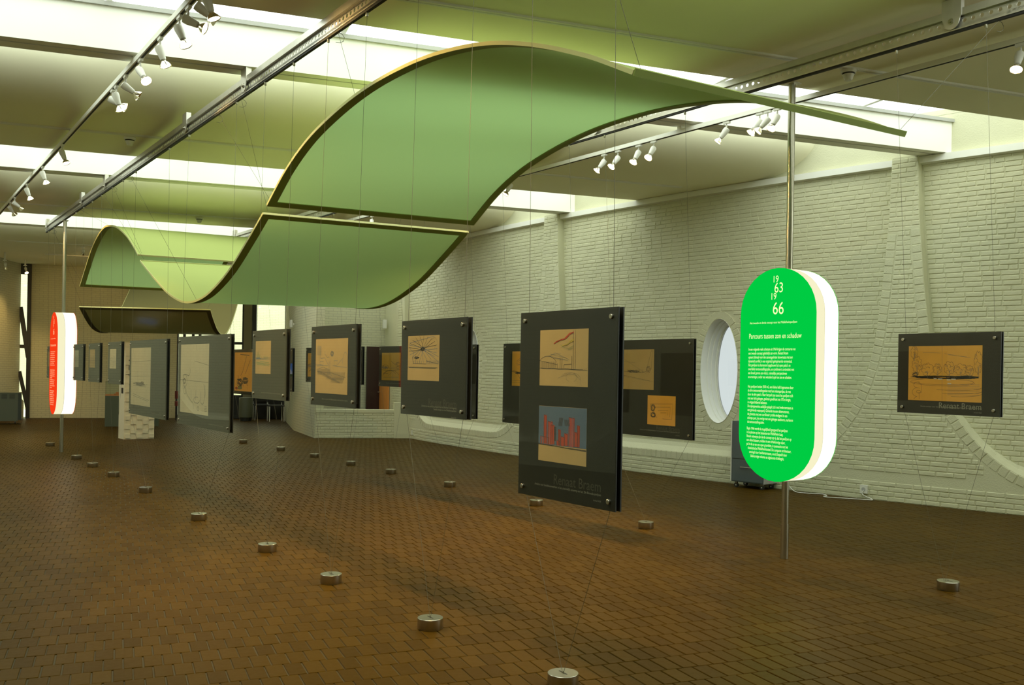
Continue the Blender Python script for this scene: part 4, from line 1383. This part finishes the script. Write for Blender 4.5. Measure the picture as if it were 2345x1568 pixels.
def make_panel(c, w, zt, zb, papers, label, group, girder, face='board_face', title=None, caption=None, tcol='title'):
    h = zt - zb
    e = empty('display_panel', (c[0], c[1], zb), PDIR); tag(e, label, 'display panel', group)
    hw = w / 2
    MB().box(-hw, hw, -0.016, -0.010, 0, h).build('face_board', face, e)
    MB().box(-hw, hw, 0.014, 0.022, 0, h).build('back_board', 'board_black', e)
    MB().box(-hw + 0.03, hw - 0.03, -0.010, 0.014, 0.03, h - 0.03).build('core', 'board_black', e)
    MB().add([(-hw, -0.0215, 0), (hw, -0.0215, 0), (hw, -0.0215, h), (-hw, -0.0215, h)], [(0, 1, 2, 3)]).build('cover_sheet', 'acrylic', e, recalc=False)
    for sx in (-1, 1):
        for z in (0.045, h - 0.045):
            Mb = Matrix.Translation((sx * (hw - 0.045), -0.0215, z)) @ Matrix.Rotation(PI / 2, 4, 'X')
            MB().lathe([(0.0125, -0.01), (0.0125, 0.006), (0.010, 0.008)], 14, Mb).build('standoff', 'steel', e, smooth=True)
    for (u0, v0, u1, v1, mat, kind) in papers:
        x0, x1 = -hw + w * u0, -hw + w * u1; z1, z0 = h * (1 - v0), h * (1 - v1)
        p = MB().box(x0, x1, -0.0172, -0.0161, z0, z1).build('drawing_sheet', mat, e)
        for k, (ink, wd, paths) in enumerate(art(kind)):
            if paths:
                sc = min(x1 - x0, z1 - z0) * 1.15
                r = ribbons(paths, wd * sc, x0, z1, x1 - x0, z1 - z0, -0.0176 - 0.0003 * k)
                r.build('sketch_lines', ink, p, recalc=False)
    if title:
        xr = -hw + w * title[0]
        o = link('title_lettering', _texts[title[2]].copy(), tcol, e); o.location = (xr, -0.0178, h * (1 - title[1]))
        o = link('caption_lettering', _texts[caption[0]].copy(), 'caption', e); o.location = (xr, -0.0182, h * (1 - caption[1]))
        o = link('caption_lettering', _texts['arch'].copy(), 'caption', e); o.location = (xr, -0.0182, h * (1 - caption[1]) - caption[2])
    elif caption:
        o = link('caption_lettering', _texts[caption[0]].copy(), 'caption', e); o.location = (-hw + w * caption[3], -0.0182, h * (1 - caption[1]))
    # suspension wires up to the girder rail and down to the weight
    xi = hw - 0.055
    rot = Matrix.Rotation(-PDIR, 4, 'Z')
    for sx in (-1, 1):
        wp = Vector((c[0], c[1], 0)) + PX * (sx * xi)
        gx = girder(wp.y)
        top = rot @ (Vector((gx, wp.y, ZGIR)) - Vector((c[0], c[1], zb)))
        MB().tube([(sx * xi, 0.0, h), top], 0.0013, 5).build('wire', 'wire', e)
        Mc = Matrix.Translation(top)
        MB().lathe([(0.009, -0.028), (0.011, -0.024), (0.011, 0.0)], 10, Mc).build('wire_clamp', 'steel', e, smooth=True)
        MB().tube([(sx * xi, 0.0, 0.0), (sx * 0.004, 0.0, 0.068 - zb)], 0.0013, 5).build('wire', 'wire', e)
    return e


TAN, PALE, ORG = 'paper_tan', 'paper_pale', 'paper_orange'
GA, GB = 'display panels of the left row', 'display panels of the right row'
STD = (0.11, 0.16, 0.835, 0.845)
panels_l = [
    ((2.141, 4.357), 0.80, 1.938, 0.950, [(.225, .10, .725, .397, TAN, 'flags'), (.225, .506, .722, .80, TAN, 'towers')], 'tall dark panel with two sketches, flags above and red towers below', 'board_face', (.87, .915, 'title_big'), ('cA1', .935, .03)),
    ((1.826, 5.611), 0.80, 1.935, 1.326, [(.11, .165, .605, .635, TAN, 'rays')], 'dark panel with a sketch of lines bursting from one point', 'board_face', (.87, .89, 'title'), ('cA2', .905, .055)),
    ((1.503, 7.041), 0.80, 1.938, 1.329, [(.11, .163, .825, .845, TAN, 'figure')], 'dark panel with a large sketch of a branching figure on tan paper', 'board_face', None, ('cGen', .925, 0, .84)),
    ((1.229, 8.413), 0.80, 1.941, 1.332, [(.10, .158, .565, .635, TAN, 'greens')], 'grey panel with a small green landscape sketch', 'board_grey', None, ('cGen', .915, 0, .86)),
    ((0.830, 10.325), 1.74, 1.932, 0.965, [(.05, .09, .62, .86, PALE, 'loops')], 'wide grey panel with a pale sketch of looping lines', 'board_grey', None, ('cGen', .95, 0, .9)),
    ((0.350, 12.737), 1.78, 1.929, 0.961, [(.05, .10, .60, .87, PALE, 'boats')], 'wide grey panel with a faint sketch of two masts', 'board_grey', None, ('cGen', .95, 0, .9)),
    ((-0.035, 14.627), 0.80, 1.934, 1.328, [(.13, .17, .62, .635, PALE, 'x')], 'small grey panel just left of the white kiosk', 'board_grey', None, ('cGen', .91, 0, .86)),
    ((-0.335, 16.054), 0.80, 1.934, 1.328, [(.10, .16, .58, .63, TAN, 'x')], 'small grey panel third to the right of the red sign', 'board_grey', None, ('cGen', .91, 0, .86)),
    ((-0.610, 17.425), 0.80, 1.938, 1.327, [(.10, .17, .55, .63, PALE, 'x')], 'small panel mirroring the glow, directly right of the red sign', 'board_grey', None, ('cGen', .91, 0, .86)),
    ((-1.195, 20.264), 0.80, 1.936, 1.318, [(.10, .17, .60, .63, TAN, 'x')], 'panel mostly hidden behind the red sign', 'board_grey', None, None),
]
panels_l[7] = panels_l[7][:5] + ('small grey panel second to the right of the red sign',) + panels_l[7][6:]
for (c, w, zt, zb, pp, lab, face, ti, cap) in panels_l:
    make_panel(c, w, zt, zb, pp, lab, GA, GL, face, ti, cap)
panels_r = [
    ((5.856, 5.336), 0.82, 1.965, 1.340, [(.113, .158, .833, .838, ORG, 'lake')], 'dark panel with an orange sketch of trees around an oval lake', (.835, .925, 'title'), ('cB1', .918, .03), 'caption'),
    ((5.099, 8.479), 1.30, 1.965, 0.960, [(.14, .10, .575, .52, TAN, 'mast'), (.51, .575, .82, .875, ORG, 'nested')], 'wide dark panel with mast sketch and small orange sketch', (.87, .925, 'title'), ('cB2', .94, .03), 'title'),
    ((4.666, 10.303), 1.44, 1.957, 0.962, [(.135, .10, .6, .53, ORG, 'ship')], 'dark panel half hidden behind the tall two-sketch panel', None, ('cGen', .94, 0, .9), 'title'),
    ((4.248, 12.284), 1.28, 1.956, 0.966, [(.12, .12, .6, .6, TAN, 'x')], 'dark panel hidden behind the burst-sketch panel except its right edge', None, ('cGen', .94, 0, .9), 'title'),
    ((3.896, 14.046), 0.84, 1.960, 1.337, [STD + (ORG, 'park')], 'dark panel with a yellowish park sketch left of the burst-sketch panel', None, ('cGen', .92, 0, .84), 'title'),
    ((3.582, 15.399), 0.80, 1.966, 1.345, [STD + (TAN, 'x')], 'panel hidden behind the branching-figure panel except its right edge', None, ('cGen', .92, 0, .84), 'title'),
    ((3.267, 16.883), 0.82, 1.968, 1.347, [STD + (ORG, 'park')], 'dark panel peeping out left of the branching-figure panel', None, ('cGen', .92, 0, .84), 'title'),
    ((2.916, 18.422), 1.12, 1.967, 1.146, [STD + (TAN, 'x')], 'panel hidden behind the green-landscape panel except its right edge', None, None, 'title'),
    ((2.442, 20.345), 1.24, 1.967, 1.020, [(.05, .07, .95, .93, ORG, 'storm')], 'far panel filled by a stormy orange sketch with red corner', None, None, 'title'),
]
for (c, w, zt, zb, pp, lab, ti, cap, tcol) in panels_r:
    make_panel(c, w, zt, zb, pp, lab, GB, GR, 'board_face', ti, cap, tcol)

w0 = MB().lathe([(0.079, 0.0), (0.080, 0.002), (0.080, 0.066), (0.0785, 0.068), (0.001, 0.068)], 40).mesh('disc', True); w0.materials.append(MATS['steel'])
w1 = MB().box(-0.036, 0.036, -0.004, 0.004, 0.0668, 0.0686).mesh('slot'); w1.materials.append(MATS['slot_black'])
w2 = MB().lathe([(0.004, 0.068), (0.004, 0.076)], 8).mesh('eyelet', True); w2.materials.append(MATS['steel'])


def weight(p, label, group):
    e = empty('floor_weight', (p[0], p[1], 0.001), PDIR + random.uniform(-0.1, 0.1)); tag(e, label, 'weight', group)
    link('disc', w0, None, e); link('slot', w1, None, e); link('eyelet', w2, None, e)


for i, p in enumerate([(2.141, 4.357), (1.826, 5.611), (1.503, 7.041), (1.229, 8.413), (0.802, 10.336), (0.341, 12.742), (-0.039, 14.629), (-0.347, 16.059), (-0.627, 17.43), (-1.195, 20.264)]):
    weight(p, 'round slotted steel weight on the floor, %s from the camera in the left row' % ORD[i], 'weights of the left row')
for i, p in enumerate([(5.882, 5.326), (5.099, 8.479), (4.666, 10.303), (4.248, 12.284), (3.896, 14.046), (3.582, 15.399), (3.267, 16.883), (2.916, 18.422), (2.442, 20.345)]):
    weight(p, 'round slotted steel weight on the floor, %s from the camera in the right row' % ORD[i], 'weights of the right row')

# ------------------------------------------------------------------ lit information signs on poles


def stadium(w, h, n=18):
    r = w / 2
    pts = [(r * math.cos(PI * i / n), h - r + r * math.sin(PI * i / n)) for i in range(n + 1)]
    pts += [(-r * math.cos(PI * i / n), r - r * math.sin(PI * i / n)) for i in range(n + 1)]
    return pts


def make_sign(p, rz, z0, h, w, face, ztop, label, red):
    e = empty('information_sign', (p[0], p[1], 0), rz); tag(e, label, 'sign')
    T = Matrix.Translation((0, 0, z0))
    MB().prism(stadium(w - 0.004, h - 0.004), -0.030, 0.16, T @ Matrix.Translation((0, 0, 0.002))).build('lamp_body', 'sign_body', e, smooth=True)
    MB().prism(stadium(w - 0.006, h - 0.006), -0.034, -0.029, T @ Matrix.Translation((0, 0, 0.003))).build('seam', 'caption', e, smooth=True)
    MB().prism(stadium(w - 0.004, h - 0.004), -0.152, -0.034, T @ Matrix.Translation((0, 0, 0.002))).build('front_body', 'sign_rim', e, smooth=True)
    MB().prism(stadium(w, h), -0.157, -0.152, T).build('front_face', face, e, smooth=True)
    MB().prism(stadium(w, h), 0.160, 0.165, T).build('back_face', face, e, smooth=True)
    MB().tube([(0, 0, 0.30), (0, 0, z0 + 0.002)], 0.031, 20, False).build('pole', 'steel', e, smooth=True)
    MB().tube([(0, 0, z0 + h - 0.002), (0, 0, ztop)], 0.031, 20, False).build('pole', 'steel', e, smooth=True)
    MB().tube([(0, 0, 0.0), (0, 0, 0.30)], 0.035, 20).build('pole_sleeve', 'steel', e, smooth=True)
    MB().box(-0.06, 0.06, -0.05, 0.05, ztop - 0.008, ztop).build('top_plate', 'galvanised', e)
    tm = 'sign_text_red' if red else 'sign_text'
    yy = -0.1580

    def put(key, x, z, sc=1.0):
        o = link('lettering', _texts[key].copy(), tm, e); o.location = (x, yy, z); o.scale = (sc, 1, sc)
    z1 = z0 + h
    put('y19', -0.055, z1 - 0.125); put('y63', -0.035, z1 - 0.215)
    put('y19', -0.075, z1 - 0.275); put('y66', -0.05, z1 - 0.405)
    put('sub', -0.295, z1 - 0.485, 0.93); put('head', -0.302, z1 - 0.615, 0.98)
    put('p1', -0.305, z1 - 0.722, 0.99 if not red else 0.97); put('p2', -0.305, z1 - 0.722 - 0.0352 * 9.45, 0.99); put('p3', -0.31, z1 - 0.722 - 0.0352 * 20.1, 0.99)
    return e


for k in ('p1', 'p2', 'p3'):
    # open the line spacing a little: stretch upright, the letters stay slim as on the sign
    me = _texts[k]
    me.transform(Matrix.Diagonal((0.98, 1, 1.42, 1)))
make_sign((5.46, 6.72), R(-90 + 14), 0.687, 1.87, 0.80, 'sign_green', ZGIR, 'glowing green oval information sign on a steel pole', False)
make_sign((-0.93, 18.85), R(-90 + 12), 0.69, 1.84, 0.80, 'sign_red', ZGIR, 'glowing red oval information sign on a steel pole at the far left', True)

# ------------------------------------------------------------------ white kiosk
k0 = empty('kiosk', (0.13, 21.75, 0), R(14)); tag(k0, 'white kiosk with square relief blocks and a small screen', 'kiosk')
kw, kd = 0.63, 0.44
MB().box(0, kw, 0, kd, 0, 1.22).build('lower_body', 'kiosk_white', k0)
MB().box(0.02, kw, 0.04, kd * 0.7, 1.22, 2.08).build('upper_body', 'kiosk_white', k0)
cols, cw, rh = 5, kw / 5, 0.098
for rr in range(21):
    zz = 0.02 + rr * rh
    for cc in range(cols):
        if (rr + cc) % 2:
            continue
        yb = 0.0 if zz + rh < 1.22 else 0.04
        if zz > 2.0 or (1.36 < zz + rh / 2 < 1.72 and 0 < cc < 4) or (zz < 1.22 < zz + rh):
            continue
        MB().box(max(0.021, cc * cw + 0.004), (cc + 1) * cw - 0.004, yb - 0.022, yb, zz + 0.006, zz + rh - 0.006).build('relief_block', 'kiosk_white', k0)
sc = MB().box(0.09, kw - 0.09, 0.02, 0.04, 1.37, 1.71).build('screen', 'black_steel', k0)
MB().add([(0.105, 0.0195, 1.45), (kw - 0.105, 0.0195, 1.45), (kw - 0.105, 0.0195, 1.695), (0.105, 0.0195, 1.695)], [(0, 1, 2, 3)]).build('screen_sky', 'screen_sky', sc, recalc=False)
MB().add([(0.105, 0.0195, 1.385), (kw - 0.105, 0.0195, 1.385), (kw - 0.105, 0.0195, 1.45), (0.105, 0.0195, 1.45)], [(0, 1, 2, 3)]).build('screen_grass', 'screen_green', sc, recalc=False)
MB().add([(0.16, 0.019, 1.44), (0.30, 0.019, 1.44), (0.28, 0.019, 1.53), (0.2, 0.019, 1.56), (0.17, 0.019, 1.5)], [(0, 1, 2, 3, 4)]).build('screen_building', 'screen_white', sc, recalc=False)
MB().box(-0.004, 0.0, 0.10, 0.24, 0.98, 1.10).build('side_slot', 'black_steel', k0)
MB().lathe([(0.012, 0.0), (0.012, 0.006)], 10, Matrix.Translation((0.1, -0.001, 1.17)) @ Matrix.Rotation(PI / 2, 4, 'X')).build('button', 'black_steel', k0)

# ------------------------------------------------------------------ showcase behind the kiosk
s0_ = empty('showcase', (-0.30, 26.25, 0), R(0)); tag(s0_, 'glass-topped dark green showcase behind the white kiosk', 'showcase')
MB().box(0, 1.30, 0, 0.6, 0, 0.79).build('plinth', 'pedestal', s0_)
MB().box(0.0, 1.30, 0.0, 0.6, 0.79, 0.815).build('top_board', 'model_orange', s0_)
for q in ((0.005, 1.295, 0.005, 0.009), (0.005, 1.295, 0.591, 0.595), (0.005, 0.009, 0.009, 0.591), (1.291, 1.295, 0.009, 0.591)):
    MB().box(*q, 0.815, 1.16).build('pane', 'glass', s0_)
MB().box(0.005, 1.295, 0.005, 0.595, 1.16, 1.165).build('pane', 'glass', s0_)
md = empty('scale_model', (-0.30 + 0.40, 26.5, 0.816)); tag(md, 'small orange scale model inside the glass showcase', 'model')
MB().box(-0.2, 0.5, -0.12, 0.2, 0, 0.02).build('base', 'model_orange', md)
for q in range(6):
    MB().box(-0.15 + 0.1 * q, -0.08 + 0.1 * q, -0.05, 0.08, 0.02, 0.06 + 0.03 * (q % 3)).build('block', 'model_orange', md)

# ------------------------------------------------------------------ carts and cabinets on castors


def castor(parent, x, y):
    c = MB().box(x - 0.012, x + 0.012, y - 0.02, y + 0.02, 0.045, 0.085).build('castor', 'steel_dark', parent)
    Mc = Matrix.Translation((x - 0.013, y, 0.034)) @ Matrix.Rotation(PI / 2, 4, 'Y')
    MB().lathe([(0.012, 0.0), (0.034, 0.002), (0.034, 0.024), (0.012, 0.026)], 18, Mc).build('wheel', 'rubber', c, smooth=True)
    Mf = Matrix.Translation((x - 0.016, y, 0.034)) @ Matrix.Rotation(PI / 2, 4, 'Y')
    MB().lathe([(0.010, 0.0), (0.010, 0.032)], 10, Mf).build('hub', 'plastic_white', c, smooth=True)


cx0, cy0 = 8.33, 10.72
cd, cn = RW.frame(s_of_y(RW, 11.0))
ca = math.atan2(-cd.y, -cd.x) if cd.y < 0 else math.atan2(cd.y, cd.x)
cart = empty('rolling_cabinet', (cx0, cy0, 0), ca - PI / 2); tag(cart, 'blue-grey rolling cabinet behind the green sign', 'cabinet')
# local y runs along the wall away from the camera, local x towards the wall
MB().box(0, 0.34, 0, 0.52, 0.085, 0.95).build('body', 'cart_blue', cart)
MB().box(0.0, 0.34, -0.012, 0.0, 0.085, 0.95).build('end_panel', 'cart_light', cart)
MB().box(-0.008, 0.0, 0.01, 0.51, 0.10, 0.40).build('drawer', 'cart_blue', cart)
MB().box(-0.008, 0.0, 0.01, 0.51, 0.42, 0.93).build('drawer', 'cart_blue', cart)
MB().tube([(-0.008, 0.18, 0.30), (-0.03, 0.18, 0.30), (-0.03, 0.36, 0.30), (-0.008, 0.36, 0.30)], 0.006).build('handle', 'steel', cart)
MB().box(-0.012, 0.0, 0.52, 0.535, 0.085, 0.95).build('edge_strip', 'plastic_white', cart)
for x in (0.05, 0.29):
    for yq in (0.05, 0.47):
        castor(cart, x, yq)

cab = empty('equipment_cabinet', (-2.98, 27.55, 0), R(4)); tag(cab, 'grey-green cabinet on castors at the far left edge', 'cabinet')
MB().box(0, 0.58, 0, 0.5, 0.08, 0.80).build('body', 'cabinet_green', cab)
MB().box(0.58, 0.66, 0.0, 0.5, 0.10, 0.80).build('side_rack', 'cabinet_side', cab)
MB().box(-0.01, 0.67, -0.01, 0.51, 0.80, 0.82).build('top', 'cabinet_green', cab)
for gx in (0.20, 0.38):
    for q in range(6):
        MB().box(gx, gx + 0.13, -0.003, 0.0, 0.66 + 0.02 * q, 0.668 + 0.02 * q).build('vent_slit', 'black_steel', cab)
for x in (0.1, 0.52):
    for yq in (0.06, 0.44):
        castor(cab, x, yq)

# cable from the cabinet to the wall socket
sp = RW.at(15.217 + SOFF, D + 0.004, 0.13)
sd, sn = RW.frame(15.217 + SOFF)
sk = empty('wall_socket', sp); tag(sk, 'white wall socket low on the right brick wall', 'socket')
ms = Matrix.Identity(4)
for r in range(3):
    ms[r][0] = -sd[r]; ms[r][1] = -sn[r]; ms[r][2] = (0, 0, 1)[r]; ms[r][3] = sp[r]
sk.matrix_world = ms
MB().box(-0.05, 0.05, -0.035, 0.004, -0.055, 0.055).build('box', 'plastic_white', sk)
MB().lathe([(0.026, 0), (0.026, 0.004)], 16, Matrix.Translation((0, -0.035, 0)) @ Matrix.Rotation(PI / 2, 4, 'X')).build('outlet', 'cart_light', sk, smooth=True)
pth = [(8.62, 10.62, 0.15), (8.64, 10.45, 0.02), (8.72, 10.28, 0.008), (8.86, 10.14, 0.008), (8.80, 9.98, 0.008), (8.72, 9.95, 0.008), (8.72, 9.86, 0.008), (8.92, 9.66, 0.008), (9.05, 9.52, 0.008), (9.13, 9.50, 0.01), (sp.x - 0.05, sp.y - 0.02, 0.06), (sp.x - 0.04, sp.y - 0.02, 0.12)]
pth = [tuple(p) for p in catmull(pth, 6)]
tag(MB().tube(pth, 0.006, 6).build('power_cable', 'plastic_white', smooth=True), 'white power cable looping along the foot of the right wall', 'cable')
sp2 = RW.at(3.65 + SOFF, D + 0.004, 0.14)
s2 = MB().box(-0.03, 0.03, -0.03, 0.03, -0.05, 0.05).build('wall_socket', 'plastic_white'); s2.location = sp2
tag(s2, 'small socket at the foot of the wall near the low parapet', 'socket')

# wall speaker and wall lamp near the stair
spk = empty('wall_speaker', (6.12, 22.92, 2.72)); tag(spk, 'small white loudspeaker on the wall above the dark red door', 'loudspeaker')
MB().box(-0.045, 0.045, -0.09, 0.0, -0.11, 0.11).build('case', 'plastic_white', spk)
MB().box(-0.036, 0.036, -0.094, -0.09, -0.1, 0.1).build('grille', 'trim_white', spk)
wl = empty('wall_lamp', (4.20, 24.6, 2.72)); tag(wl, 'small cream wall lamp on the shaded brick wall', 'lamp')
MB().lathe([(0.02, -0.11), (0.045, -0.09), (0.05, 0.0), (0.045, 0.09), (0.02, 0.11)], 16, Matrix.Translation((-0.09, 0, 0))).build('shade', 'plastic_white', wl, smooth=True)
MB().box(-0.05, 0.02, -0.03, 0.03, -0.03, 0.03).build('bracket', 'trim_white', wl)

# ------------------------------------------------------------------ far windows and what stands before them
gA = Vector((1.66, 30.2, 0)); gB = Vector((4.72, 29.25, 0)); gd = (gB - gA).normalized(); LGW = (gB - gA).length
win = empty('window_7', gA, math.atan2(gd.y, gd.x)); tag(win, 'tall glazed wall with black mullions at the far end', 'window', kind='structure')
bounds = [0.0, 0.19, 0.45, 0.65, 1.96, LGW]
MB().box(0.0, LGW, -0.03, 0.03, 0, 0.10).build('bottom_rail', 'black_steel', win)
MB().box(0.0, LGW, -0.03, 0.03, 4.35, 4.6).build('top_rail', 'black_steel', win)
MB().box(0.0, LGW, -0.025, 0.025, 2.26, 2.34).build('transom', 'black_steel', win)
for x, wd in ((0.19, 0.07), (0.45, 0.07), (0.65, 0.07), (1.93, 0.05), (2.26, 0.13), (0.0, 0.04), (LGW, 0.05)):
    MB().box(x - wd / 2, x + wd / 2, -0.04, 0.04, 0.1, 4.35).build('mullion', 'black_steel', win)
MB().box(1.955, 2.195, -0.06, 0.10, 0.0, 4.45).build('column', 'brown_column', win)
for a, b in ((0.02, 0.155), (0.225, 0.415), (0.485, 0.615), (0.685, 1.905), (2.325, LGW - 0.025)):
    for z0, z1 in ((0.10, 2.26), (2.34, 4.35)):
        MB().add([(a, 0, z0), (b, 0, z0), (b, 0, z1), (a, 0, z1)], [(0, 1, 2, 3)]).build('pane', 'glass', win, recalc=False)
MB().box(0.685, 1.905, -0.015, 0.015, 0.1, 0.72).build('lower_panel', 'black_steel', win)
MB().box(2.325, LGW - 0.03, -0.015, 0.015, 0.1, 0.72).build('lower_panel', 'black_steel', win)

w8 = empty('window_8', (-2.62, 30.42, 0), 0); tag(w8, 'narrow window slot in black steel between the left wall and back wall', 'window', kind='structure')
MB().box(0.17, 0.27, -0.06, 0.06, 0, 4.45).build('column', 'black_steel', w8)
MB().box(-0.02, 0.17, -0.04, 0.04, 4.15, 4.45).build('top_panel', 'black_steel', w8)
MB().bar((0.0, -0.05, 3.2), (0.22, -0.05, 1.75), 0.06, 0.12).build('brace', 'black_steel', w8)
MB().bar((0.0, -0.05, 1.35), (0.22, -0.05, 0.3), 0.06, 0.10).build('brace', 'black_steel', w8)
MB().box(-0.02, 0.17, -0.03, 0.03, 2.02, 2.12).build('transom', 'black_steel', w8)
MB().add([(-0.02, 0, 0.0), (0.17, 0, 0.0), (0.17, 0, 4.15), (-0.02, 0, 4.15)], [(0, 1, 2, 3)]).build('pane', 'glass', w8, recalc=False)
c1 = gA + gd * (LGW / 2)
portal(Vector((c1.x, c1.y + 0.08, 2.5)), gd, (gd.y, -gd.x, 0), LGW, 3.6, 'window_daylight')

pw = flat_wall('patio_wall', (-9, 36.5), (12, 35.5), 0, 7.0, label='white brick patio wall in daylight beyond the far windows')
pg = MB().add([(-12, 31.2, -0.004), (14, 31.2, -0.004), (14, 37, -0.004), (-12, 37, -0.004)], [(0, 1, 2, 3)]).build('patio_paving', 'plaster', recalc=False)
tag(pg, 'pale paving of the patio beyond the far windows', 'paving', kind='structure')

# stacked chairs and a cream drum in front of the far window
dm = empty('waste_drum', (3.48, 28.5, 0)); tag(dm, 'cream cylindrical drum before the far window', 'drum')
MB().lathe([(0.19, 0.10), (0.20, 0.11), (0.20, 0.66), (0.19, 0.68), (0.18, 0.68)], 28).build('body', 'cabinet_green', dm, smooth=True)
MB().lathe([(0.16, 0.0), (0.16, 0.10)], 28).build('foot', 'black_steel', dm, smooth=True)


def chair(loc, rz, label):
    e = empty('stacking_chair', loc, rz); tag(e, label, 'chair', 'black chairs by the far window')
    MB().box(-0.22, 0.22, -0.22, 0.22, 0.44, 0.475).build('seat', 'black_steel', e)
    MB().box(-0.22, 0.22, 0.20, 0.235, 0.55, 0.86).build('backrest', 'black_steel', e)
    for sx in (-1, 1):
        MB().tube([(sx * 0.21, -0.21, 0.0), (sx * 0.20, -0.19, 0.44)], 0.013, 8).build('leg', 'plastic_white', e, smooth=True)
        MB().tube([(sx * 0.21, 0.23, 0.0), (sx * 0.20, 0.20, 0.44), (sx * 0.20, 0.225, 0.6)], 0.013, 8).build('leg', 'plastic_white', e, smooth=True)
    return e


chair((3.98, 28.9, 0), R(0), 'black chair with pale legs next to the cream drum')
chair((4.30, 28.2, 0), R(0), 'black chair with pale legs beside the shaded brick wall')
rc = empty('red_stool', (1.72, 29.0, 0)); tag(rc, 'red padded stool seen in the narrow gap left of the wide grey panel', 'stool')
MB().box(-0.18, 0.18, -0.18, 0.18, 0.42, 0.55).build('seat', 'red_fabric', rc)
MB().box(-0.18, 0.18, 0.14, 0.18, 0.62, 0.85).build('backrest', 'red_fabric', rc)
for sx in (-1, 1):
    for sy in (-1, 1):
        MB().tube([(sx * 0.15, sy * 0.15, 0), (sx * 0.15, sy * 0.15, 0.42 if sy < 0 else 0.85)], 0.014, 8).build('leg', 'black_steel', rc)
